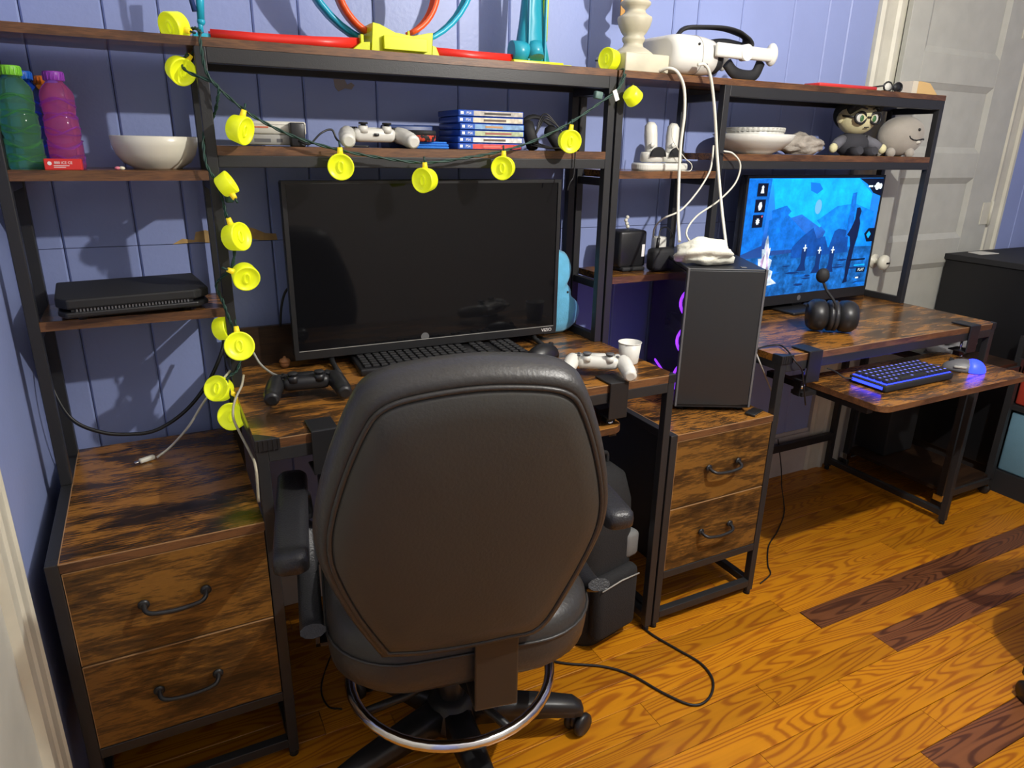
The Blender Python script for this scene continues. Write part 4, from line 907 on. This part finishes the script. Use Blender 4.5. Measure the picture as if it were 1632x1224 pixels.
MB().ball((-.045,-.028,.166), (.017,.014,.021), 16, 10).build('microphone_foam', RUBBER, hs)

# backlit keyboard and mouse on the tray
BLU = mat('blue_backlight', (.01,.02,.30), .4, emit=3.4, ecol=(.015,.03,1.0)); BLUS = mat('blue_glow_legend', (.02,.03,.3), .4, emit=.7, ecol=(.22,.25,1.0))
k2 = thing('backlit_keyboard', 'small black keyboard with blue backlit keys on the pulled-out tray', 'keyboard', (2.115,-.560,.648)); k2.rotation_euler.z = R(0)
bx = MB().rbox((0,0,.012),(.300,.118,.020),.004,2); bx.build('keyboard_case', RUBBER, k2)
MB().box(-.144,.144,-.053,.053,.0215,.0232).build('backlight_plate', BLU, k2)
MB().box(-.1508,-.149,-.048,.048,.008,.016).build('side_light', BLU, k2)
MB().box(-.14,.14,.0585,.0605,.010,.017).build('added_rail_glow', mat('added_blue_glow', (.01,.02,.3), .4, emit=22, ecol=(.02,.04,1.0)), k2)  # glowing strip added behind the keys to wash the desk rail with blue
kme = None
for r_ in range(5):
    x = -.139; c_ = 0
    while x < .139:
        w = .0200
        if r_ == 4 and c_ == 3: w = .118
        if x + w > .1445: break
        key = ('w' if w > .1 else 's'); 
        nm = 'key_mesh_'+key
        if nm not in meshes:
            ob = MB(); ob.stack([[(sx_*(w/2-.001-i_), sy_*(.0085-i_), z_) for sx_, sy_ in ((-1,-1),(1,-1),(1,1),(-1,1))] for i_, z_ in ((0,.0238),(.001,.030),(.0025,.0322))]); o_ = ob.build('key', RUBBER, k2); meshes[nm] = o_.data
            o_.data.polygons.foreach_set('use_smooth', [False]*len(o_.data.polygons))
            lg = MB().box(-.004,.004,-.003,.003,.0321,.03235).build('legend', BLUS, o_); meshes[nm+'l'] = lg.data
        else:
            o_ = bpy.data.objects.new('key', meshes[nm]); COL.objects.link(o_); o_.parent = k2
            lg = bpy.data.objects.new('legend', meshes[nm+'l']); COL.objects.link(lg); lg.parent = o_
        o_.location = (x+w/2, .043-r_*.0212, 0); x += w; c_ += 1
MB().tube(crom([(-.148,.045,.012),(-.17,.06,.014),(-.19,.075,.03),(-.215,.085,.04)],5), .0022, 6).build('cable', PLAST, k2)
m2 = thing('gaming_mouse', 'black mouse glowing blue on the right end of the tray', 'mouse', (2.385,-.575,.648)); m2.rotation_euler.z = R(38)
m = MB(); m.ball((0,0,.0), (.030,.058,.036), 22, 14); m.v = [Vector((v.x,v.y,max(v.z,.001))) for v in m.v]; m.build('mouse_body', GREYD, m2)
b = MB(); b.ball((0,-.024,.004), (.0312,.036,.035), 18, 12); b.v = [Vector((v.x,min(v.y,-.012),max(v.z,.0015))) for v in b.v]; b.build('glow_shell', BLU, m2)
MB().rbox((-.028,.012,.016),(.006,.034,.008),.002,1).build('side_button', GREY, m2); MB().cyl((-.004,.034,.029),(.004,.034,.029), .007, n=12).build('scroll_wheel', RUBBER, m2)
MB().tube(crom([(0,.058,.01),(-.005,.09,.006),(-.03,.13,.004),(-.08,.16,.004)],5), .002, 6).build('cable', PLAST, m2)

# ------------------------------------------------------------------ computer tower on the right drawer unit
pc = thing('computer_tower', 'black computer tower with glass side on the right drawer unit', 'computer', (1.645,-.442,ZCB)); pc.rotation_euler.z = R(-27)
Wd, Dp, Ht = .205, .42, .395       # origin at the front right bottom corner, extends to -x and +y
def pb(name, x0,x1,y0,y1,z0,z1, m=PLAST, par=pc, bev=.002): return MB().box(x0,x1,y0,y1,z0,z1).build(name, m, par, bevel=bev)
CASE = mat('case_steel', (.020,.021,.023), .4)
pb('floor_panel', -Wd,0,0,Dp,.012,.022,CASE); pb('top_panel', -Wd,0,0,Dp,Ht-.01,Ht,CASE); pb('right_panel', -.008,0,.006,Dp,.022,Ht-.01,CASE); pb('rear_panel', -Wd,0,Dp-.008,Dp,.022,Ht-.01,CASE)
fp = pb('front_panel', -Wd+.004,-.004,-.006,.004,.022,Ht-.004, mat('front_glass', (.022,.023,.025), .16))
pb('front_edge', -.0045,.0015,-.008,.01,.016,Ht+.001, GREYD, fp, .001); pb('front_edge', -Wd-.001,-Wd+.0045,-.008,.01,.016,Ht+.001, GREYD, fp, .001)
pb('power_button', -.06,-.045,.02,.035,Ht,Ht+.002,GREYD)
gl = mat('tinted_glass', (.06,.06,.065), .05, alpha=.30)
pb('glass_panel', -Wd-.0035,-Wd,.002,Dp-.002,.022,Ht-.01, gl)
for x, y in ((-.02,.03),(-Wd+.02,.03),(-.02,Dp-.03),(-Wd+.02,Dp-.03)): MB().cyl((x,y,0),(x,y,.0125), .012, n=14).build('foot', RUBBER, pc)
PURP = mat('purple_fan_light', (.1,.02,.3), .4, emit=2.6, ecol=(.24,.03,1.0))
for k in range(3):
    M_ = Matrix.Translation((-Wd+.045+.0*k,.045,.085+.105*k)) @ Matrix.Rotation(R(90),4,'X')
    f = MB().tube([M_ @ Vector((.044*math.cos(2*math.pi*i/28),.044*math.sin(2*math.pi*i/28),0)) for i in range(28)], .004, 6, closed=True).build('fan_ring', PURP, pc)
    b = MB()
    for j in range(7):
        a = 2*math.pi*j/7; b.add([M_ @ Vector((.01*math.cos(a),.01*math.sin(a),0)), M_ @ Vector((.038*math.cos(a+.2),.038*math.sin(a+.2),.006)), M_ @ Vector((.038*math.cos(a+.6),.038*math.sin(a+.6),-.006)), M_ @ Vector((.012*math.cos(a+.5),.012*math.sin(a+.5),-.002))], [(0,1,2,3)])
    b.build('fan_blades', RUBBER, f)
pb('circuit_board', -.03,-.026,.08,Dp-.03,.09,Ht-.04, GREYD, pc, 0); pb('graphics_card', -.15,-.03,.12,Dp-.05,.15,.19, RUBBER, pc)
MB().box(-Wd+.02,-Wd+.024,.10,Dp-.03,.028,.034).build('light_strip', PURP, pc)
MB().box(-Wd+.008,-Wd+.011,.012,.018,.03,.36).build('light_strip', mat('added_purple_glow', (.1,.02,.3), .4, emit=14, ecol=(.26,.03,1.0)), pc)  # extra strip added behind the glass to throw purple onto the desk corner
o = lump('white_cloth', .075, .05, .034, 9, mat('white_terry', (.72,.71,.60), .9, bump=.5, bscale=250), .32, 1.7); o.location = (1.545,-.315,ZCB+Ht+.0015); o.rotation_euler.z = R(-27); tag(o, 'cream white bundled cloth on top of the computer tower', 'cloth')
ph = thing('black_phone', 'black phone lying on the right drawer unit beside the tower', 'phone', (1.665,-.40,ZCB)); ph.location = (1.672,-.452,ZCB); ph.rotation_euler.z = R(20)
MB().rbox((-.022,0,.0045),(.055,.03,.009),.003,2).build('phone_body', PLAST, ph); MB().box(-.048,.004,-.0157,-.0152,.003,.0065).build('phone_edge', CHROME, ph)
o = thing('white_cup', 'white plastic cup standing between the desks by the tower', 'cup', (1.282,-.365,ZD)); MB().lathe([(0,0),(.022,0),(.024,.004),(.029,.055),(.027,.055),(.022,.006),(0,.005)], 24).build('cup_body', WPL, o); MB().tube([(.0292*math.cos(2*math.pi*i/28),.0292*math.sin(2*math.pi*i/28),.055) for i in range(28)], .0012, 6, closed=True).build('rim', WPL, o)

# ------------------------------------------------------------------ string lights
st = thing('string_lights', 'green string of round yellow lights draped over the left hutch', 'string lights', (0,0,0))
YF_ = -.182
def cord(name, pts, r=.0022): return MB().tube(crom(pts, 6), r, 6).build(name, CORD, st)
def twist(name, pts, r=.0019):
    c = crom(pts, 10); m = MB()
    for ph in (0, math.pi):
        q = []
        for i, p in enumerate(c):
            d = (c[min(i+1,len(c)-1)]-c[max(i-1,0)]).normalized(); a = d.orthogonal().normalized(); b_ = d.cross(a); t = i*.75+ph
            q.append(p+a*math.cos(t)*r*.9+b_*math.sin(t)*r*.9)
        m.tube(q, r, 6)
    return m.build(name, CORD, st)
swag = [(0.368,-0.172,1.467),(0.367,-0.182,1.425),(0.376,-0.184,1.382),(0.427,-0.190,1.331),(0.477,-0.193,1.300),(0.537,-0.194,1.275),(0.619,-0.195,1.254),(0.707,-0.195,1.240),(0.809,-0.194,1.231),(0.917,-0.194,1.244),(0.997,-0.194,1.258),(1.081,-0.193,1.282),(1.177,-0.191,1.323),(1.257,-0.189,1.368),(1.322,-0.186,1.409),(1.346,-0.180,1.445)]
twist('cord', swag)
twist('cord', [(0.350,-0.150,1.467),(0.363,-0.160,1.470),(0.370,-0.176,1.461)])
twist('cord', [(0.345,-0.150,1.426),(0.333,-0.140,1.410),(0.340,-0.168,1.392),(0.386,-0.185,1.371),(0.385,-0.182,1.343),(0.375,-0.150,1.309),(0.355,-0.160,1.279),(0.351,-0.184,1.227),(0.366,-0.188,1.191),(0.374,-0.186,1.155),(0.378,-0.187,1.117),(0.387,-0.190,1.080),(0.377,-0.190,1.022),(0.345,-0.170,0.985),(0.352,-0.184,0.950),(0.361,-0.186,0.909),(0.372,-0.188,0.874)])
twist('cord', [(0.372,-0.188,0.874),(0.380,-0.160,0.831),(0.366,-0.170,0.792),(0.342,-0.180,0.776),(0.347,-0.190,0.735),(0.351,-0.200,0.719)])
cord('cord', [(1.322,-0.186,1.409),(1.350,-0.168,1.455),(1.344,-0.150,1.456),(1.338,-0.130,1.456)], .0018)
def light(pos, axis, sock, s=1.0):
    pos = Vector(pos); ax = Vector(axis).normalized(); Mx = Matrix.Translation(pos) @ ax.to_track_quat('Z','Y').to_matrix().to_4x4()
    b = MB(); b.lathe([(0,-.017*s),(.021*s,-.017*s),(.0245*s,-.0135*s),(.0265*s,.004*s),(.0275*s,.0135*s),(.0265*s,.0158*s),(.0240*s,.0150*s),(.0220*s,.0118*s),(.012*s,.0112*s),(.0,.0110*s)], 26, Mx)
    lt = b.build('light', YEL, st)
    b = MB(); b.tube([Mx @ Vector((.0055*s*math.cos(R(a)), .0105*s*math.sin(R(a)), .0125*s)) for a in range(0,360,20)], .0026*s, 6, closed=True); b.build('face_ring', YEL, lt)
    sk = Vector(sock).normalized(); sk = (sk-ax*sk.dot(ax)); sk = sk.normalized() if sk.length > .1 else Vector((0,0,1))
    b = MB(); b.cyl(pos+sk*.022*s, pos+sk*.038*s, .0065, .005, n=12); b.build('socket', YELS, lt)
    MB().tube([pos+sk*.037*s, pos+sk*.050*s+Vector((0,.002,0))], .0022, 6).build('lead', CORD, lt)
TC = Vector((-.1,-1.0,.05))
light((0.329,-0.135,1.473), (-.75,-.55,-.25), (1,0,.05), 1.0)
light((0.328,-0.135,1.397), (.3,-.8,-.3), (.6,0,.8), .95)
light((0.418,-0.200,1.291), (.75,-.65,-.25), (.35,0,1), 1.0)
light((0.613,-0.203,1.223), (-.25,-.95,-.1), (0,0,1), 1.0)
light((0.802,-0.203,1.194), (-.75,-.55,-.05), (0,0,1), 1.0)
light((0.998,-0.203,1.221), (-.65,-.7,-.05), (0,0,1), 1.0)
light((1.175,-0.203,1.284), (-.2,-.95,-.1), (.1,0,1), 1.0)
light((1.357,-0.200,1.394), (.75,.15,-.55), (-.6,0,.7), .85)
light(((1.341,-0.115,1.476)[0], -.115, ZT+.0275), (-.95,-.2,.05), (.2,.9,0), 1.0)
light((0.382,-0.203,1.187), (.8,-.25,.5), (-.4,0,-.7), .85)
light((0.389,-0.205,1.084), (.65,-.7,.15), (-.3,0,1), 1.05)
light((0.399,-0.205,1.004), (.1,-.95,-.3), (-.9,0,.5), 1.0)
light((0.352,-0.135,0.880), (.75,-.5,.2), (0,0,1), 1.0)
light((0.371,-0.212,0.857), (.0,-.9,.25), (0,0,1), 1.12)
light((0.326,-0.165,0.752), (-.5,-.7,.4), (.6,0,-.3), 1.05)
light((0.343,-0.235,0.711), (-.45,-.85,.25), (.2,0,1), 1.08)
b = MB(); b.rbox((0,0,0),(.022,.014,.018),.003,2); pg = b.build('plug_socket', mat('pale_green_plastic', (.10,.17,.15), .5), st); pg.location = (1.273,-0.172,1.393); pg.rotation_euler = (0,R(8),0)
lb2 = MB().box(-.006,.006,-.0005,.0005,-.013,.013).build('paper_label', PRINT, st); lb2.location = (1.313,-0.192,1.394); lb2.rotation_euler = (0,R(-25),0)
b = MB().rbox((0,0,0),(.016,.012,.02),.003,2).build('plug_socket', CORD, st); b.location = (0.386,-0.190,1.161)

# ------------------------------------------------------------------ cables
def cable(name, label, pts, r, m, k=7): return tag(MB().tube(crom(pts, k), r, 7).build(name, m), label, 'cable')
WC = mat('white_cable', (.66,.64,.54), .45); BC = mat('black_cable', (.010,.010,.011), .45)
cable('headset_cable', 'white cable hanging straight down from the lamp base end of the headset', [(1.471,-0.150,1.461),(1.484,-0.176,1.467),(1.504,-0.188,1.457),(1.529,-0.188,1.422),(1.537,-0.190,1.361),(1.534,-0.190,1.282),(1.531,-0.200,1.186),(1.506,-0.240,1.099),(1.467,-0.300,1.041)], .0042, WC)
cable('headset_cable', 'white cable dropping from the headset side to the tower', [(1.564,-0.192,1.479),(1.585,-0.198,1.479),(1.610,-0.196,1.449),(1.638,-0.194,1.365),(1.662,-0.196,1.252),(1.657,-0.240,1.120),(1.617,-0.320,1.012)], .0042, WC)
cable('looped_cable', 'thin white cable looping below the small dock shelf', [(1.686,-0.150,1.281),(1.663,-0.176,1.243),(1.644,-0.190,1.210),(1.610,-0.190,1.160),(1.556,-0.190,1.110),(1.515,-0.170,1.087),(1.535,-0.110,1.056),(1.563,-0.070,1.023)], .0026, WC)
cable('looped_cable', 'thin white cable making a wide loop beside the monitor corner', [(1.701,-0.176,1.267),(1.724,-0.190,1.261),(1.757,-0.190,1.231),(1.746,-0.190,1.181),(1.685,-0.195,1.133),(1.597,-0.210,1.094),(1.531,-0.250,1.057),(1.514,-0.300,1.028)], .0026, WC)
cable('dock_cable', 'thin cable trailing from the motion controllers across the dock', [(1.549,-0.130,1.323),(1.549,-0.140,1.291),(1.583,-0.150,1.250),(1.613,-0.150,1.230),(1.610,-0.150,1.213),(1.579,-0.150,1.212)], .0013, WC)
cable('usb_cable', 'pale usb cable draped with its plug on the left drawer unit', [(0.182,-0.111,0.592)[:3],(0.212,-0.100,0.608),(0.254,-0.120,0.658),(0.292,-0.140,0.719),(0.328,-0.155,0.763),(0.354,-0.150,0.787)], .0027, WC)
up_ = thing('usb_plug', 'white usb plug tip lying on the left drawer unit', 'plug', (0.162,-0.106,0.584)); up_.location.z = ZCB; up_.rotation_euler.z = R(25)
MB().rbox((0,0,.006),(.034,.012,.010),.003,2).build('plug_body', WC, up_); MB().rbox((-.022,0,.006),(.012,.009,.004),.001,1).build('metal_tip', CHROME, up_)
cable('black_cable', 'thick black cable sagging across the lower left shelf bay', [(-0.003,0.000,0.832),(0.008,-0.060,0.764),(0.033,-0.080,0.698),(0.081,-0.090,0.664),(0.134,-0.090,0.649),(0.190,-0.090,0.650),(0.252,-0.090,0.685),(0.305,-0.090,0.743),(0.342,-0.090,0.809),(0.359,-0.070,0.854)], .0042, BC)
cable('black_cable', 'black cable curving up behind the left edge of the television', [(0.488,-0.016,0.843),(0.494,-0.018,0.890),(0.507,-0.020,0.928),(0.529,-0.030,0.951)], .003, BC)
cable('grey_cable', 'grey cable running from the lights to the black controller', [(0.403,-0.170,0.828),(0.414,-0.180,0.803),(0.431,-0.210,0.789),(0.445,-0.252,0.790)], .0026, GREY)
cable('beige_cable', 'beige cable hanging over the left desk corner past the lowest light', [(0.373,-0.220,0.794),(0.364,-0.250,0.781),(0.345,-0.270,0.755),(0.337,-0.300,0.732),(0.341,-0.360,0.720),(0.348,-0.440,0.711),(0.349,-0.512,0.709),(0.347,-0.515,0.641)], .0026, mat('beige_cable_plastic', (.40,.36,.26), .5))
cable('floor_cable', 'black cable looping on the floor right of the chair', [(0.996,-0.458,0.004),(1.045,-0.505,0.004),(1.126,-0.557,0.004),(1.174,-0.613,0.004),(1.211,-0.704,0.004),(1.249,-0.763,0.004),(1.300,-0.762,0.004),(1.349,-0.722,0.004),(1.364,-0.662,0.004),(1.344,-0.592,0.004),(1.323,-0.526,0.004),(1.316,-0.488,0.004)], .0032, BC)
cable('floor_cable', 'thin dark cable snaking down to the floor beside the right drawer unit', [(2.337,0.020,0.193),(2.381,0.020,0.061),(2.350,-0.022,0.003),(2.199,-0.173,0.003),(2.072,-0.261,0.003),(1.963,-0.322,0.003),(1.874,-0.403,0.003),(1.841,-0.445,0.003),(1.774,-0.468,0.003)], .0022, BC)
cable('floor_cable', 'thin dark cable lying behind the left chair caster', [(0.500,-0.420,0.225),(0.500,-0.243,0.020),(0.462,-0.313,0.003),(0.462,-0.380,0.003),(0.490,-0.405,0.003)], .0022, BC)
cable('desk_cable', 'thin dark cable arching over the right desk corner', [(1.681,-0.409,0.753),(1.727,-0.409,0.757),(1.762,-0.418,0.757),(1.739,-0.468,0.755),(1.729,-0.505,0.738),(1.760,-0.505,0.709),(1.783,-0.500,0.659),(1.816,-0.490,0.595)], .0022, BC)
cable('desk_cable', 'pale grey cable hanging from the right desk corner to the floor bay', [(1.660,-0.427,0.753),(1.660,-0.450,0.724),(1.727,-0.420,0.661),(1.808,-0.380,0.588),(1.936,-0.300,0.479),(2.056,-0.200,0.355)], .0022, GREY)

# ------------------------------------------------------------------ backpack under the left desk
bk = thing('backpack', 'black backpack with pale grey panel on the floor under the left desk', 'backpack', (1.185,-.40,0)); bk.rotation_euler.z = R(12)
FAB = mat('black_canvas', (.012,.012,.013), .85, bump=.6, bscale=300)
o2 = rrect(.20,.15,.06,6); rg2 = lambda s, z, dy=0: [(x*s, y*s+dy, z) for x, y in o2]
MB().stack([rg2(.9,.0),rg2(1,.02),rg2(1.03,.12),rg2(1.0,.28),rg2(.92,.40),rg2(.72,.47),rg2(.35,.50)]).build('bag_body', FAB, bk)
b = MB(); b.rbox((0,-.082,.13),(.155,.045,.19),.02,3); pk = b.build('front_pocket', FAB, bk); MB().tube([(-.07,-.106,.20),(0,-.108,.207),(.07,-.106,.20)], .002, 6).build('zip', GREY, pk)
MB().rbox((.072,-.058,.27),(.05,.04,.075),.012,2).build('side_patch', mat('pale_grey_canvas', (.16,.16,.155), .8), bk)
MB().tube(crom([(-.03,.0,.485),(-.025,.0,.525),(.025,.0,.525),(.03,.0,.485)],5), .006, 8).build('carry_handle', FAB, bk)
for s in (-1,1): MB().tube(crom([(s*.05,.07,.45),(s*.08,.10,.35),(s*.08,.095,.15),(s*.06,.07,.03)],5), .012, 8, flat=.4).build('shoulder_strap', FAB, bk)

# ------------------------------------------------------------------ things beyond the right desk
ct = thing('rolling_cart', 'dark rolling cart with wooden shelves beyond the right desk', 'cart', (2.895,-.20,0))
for x in (-.15,.15):
    for y in (-.21,.20):
        MB().box(x-.011,x+.011,y-.011,y+.011,.065,.56).build('post', METAL, ct)
        c = MB(); c.lathe([(0,-.008),(.020,-.008),(.023,-.004),(.023,.004),(.020,.008),(0,.008)], 18, Matrix.Translation((x,y+.008,.023)) @ Matrix.Rotation(R(90),4,'Y')); c = c.build('caster', PLAST, ct)
        MB().box(x-.013,x+.013,y-.012,y+.020,.040,.065).build('caster_fork', CHROME, c)
for z in (.085,.545): MB().box(-.15,.15,-.21,.20,z-.014,z).build('shelf', WOODK, ct); MB().box(-.15,.15,-.221,-.199,z-.036,z-.012).build('rail', METAL, ct); MB().box(-.15,.15,.19,.21,z-.036,z-.012).build('rail', METAL, ct)  # shelf wood picked darker so its colour carries the shade there
bx = thing('black_box', 'plain black box standing on the lower shelf of the cart', 'box', (2.90,-.05,.0855)); MB().rbox((0,0,.13),(.18,.14,.26),.006,2).build('box_body', RUBBER, bx); MB().box(-.0908,.0908,-.0708,.0708,.225,.228).build('lid_line', PLAST, bx)
o = lump('grey_clothes', .10, .075, .045, 6, mat('grey_laundry', (.16,.16,.165), .95, var=.3, vscale=20), .35, 2.0); o.location = (2.90,-.22,.546); tag(o, 'grey crumpled clothes on top of the cart', 'clothes')
cab = thing('black_cabinet', 'tall black cabinet right of the panelled door', 'cabinet', (3.20,-.335,0))
MB().box(0,.8,.0,.37,.05,.855).build('cabinet_body', mat('black_lacquer', (.010,.010,.011), .35), cab, bevel=.003); MB().box(-.008,.81,-.008,.375,.855,.878).build('cabinet_top', RUBBER, cab, bevel=.002); MB().box(.02,.78,  .02,.36,0,.05).build('plinth', RUBBER, cab)
for k in range(2): d_ = MB().box(.01+.395*k,.39+.395*k,-.014,-.001,.07,.84).build('cabinet_door', RUBBER, cab, bevel=.002); MB().cyl((.36+.08*k,-.02,.40),(.36+.08*k,-.02,.50), .005, n=10).build('handle', CHROME, d_)
o = thing('paper_slip', 'small pale slip lying on the black cabinet', 'paper', (3.34,-.02,.8785)); MB().prism([(-.05,-.03),(.06,-.04),(.05,.03),(-.03,.035)], 0, .003, 'xy').build('slip', WPL, o)
cub = thing('cube_shelf', 'black cube shelf standing in front of the black cabinet', 'shelf', (3.10,-.365,0))
for x0,x1,y0,y1,z0,z1,n_ in ((0,.34,-.02,0,0,.62,'side'),(0,.34,-.40,-.38,.09,.61,'divider'),(0,.34,-.78,-.76,0,.62,'side'),(0,.34,-.78,0,.0,.09,'bottom'),(0,.34,-.78,0,.345,.365,'shelf'),(.001,.34,-.78,0,.61,.63,'top'),(.33,.34,-.78,0,0,.62,'back')): MB().box(x0,x1,y0,y1,z0,z1).build(n_, RUBBER, cub)
def bin_(label, y, z, m): 
    t = thing('fabric_bin', label, 'bin', (3.105,y,z), 0, 'fabric bins in the cube shelf')
    MB().rbox((.155,0,.122),(.30,.335,.243),.008,2).build('bin_body', m, t); MB().tube([(-.0,-.05,.19),(-.012,-.03,.17),(-.012,.03,.17),(0,.05,.19)], .006, 6).build('pull_strap', RUBBER, t)
BF = mat('blue_grey_fabric', (.13,.26,.34), .85, bump=.3, bscale=300); RF = mat('red_fabric', (.42,.035,.015), .85, bump=.3, bscale=300)
bin_('light blue fabric bin at the far low corner of the cube shelf', -.566, .0905, BF)
bin_('light blue fabric bin at the near low corner of the cube shelf', -.946, .0905, BF)
bin_('red fabric bin at the far upper corner of the cube shelf', -.566, .3655, RF)
bin_('red fabric bin at the near upper corner of the cube shelf', -.946, .3655, RF)
pbg = thing('plastic_bag', 'open translucent plastic bag lying on the cube shelf', 'bag', (3.20,-.52,.6305))
b = MB(); pr_ = []
for j in range(9):
    x = -.11+.027*j; r_ = .02+.03*(j/8)
    pr_.append([(x, r_*1.3*math.cos(2*math.pi*i/24)*(1+.15*math.sin(i*3+j)), r_+.004+r_*math.sin(2*math.pi*i/24)*(1+.12*math.sin(i*2.3+j*1.3))) for i in range(24)])
b.stack(pr_, True, False, Matrix.Rotation(R(215),4,'Z')); b.build('bag_skin', mat('clear_bag', (.45,.50,.48), .3, alpha=.55), pbg)
MB().tube(pr_[-1], .004, 6, closed=True, M=Matrix.Rotation(R(215),4,'Z')).build('bag_rim', mat('bag_hem', (.55,.58,.55), .4), pbg)

chair2 = copy_tree(chair); chair2.location = (2.225,-1.285,0); chair2.rotation_euler.z = R(78)
chair2['label'] = 'second black swivel chair, only a caster showing at the right edge'
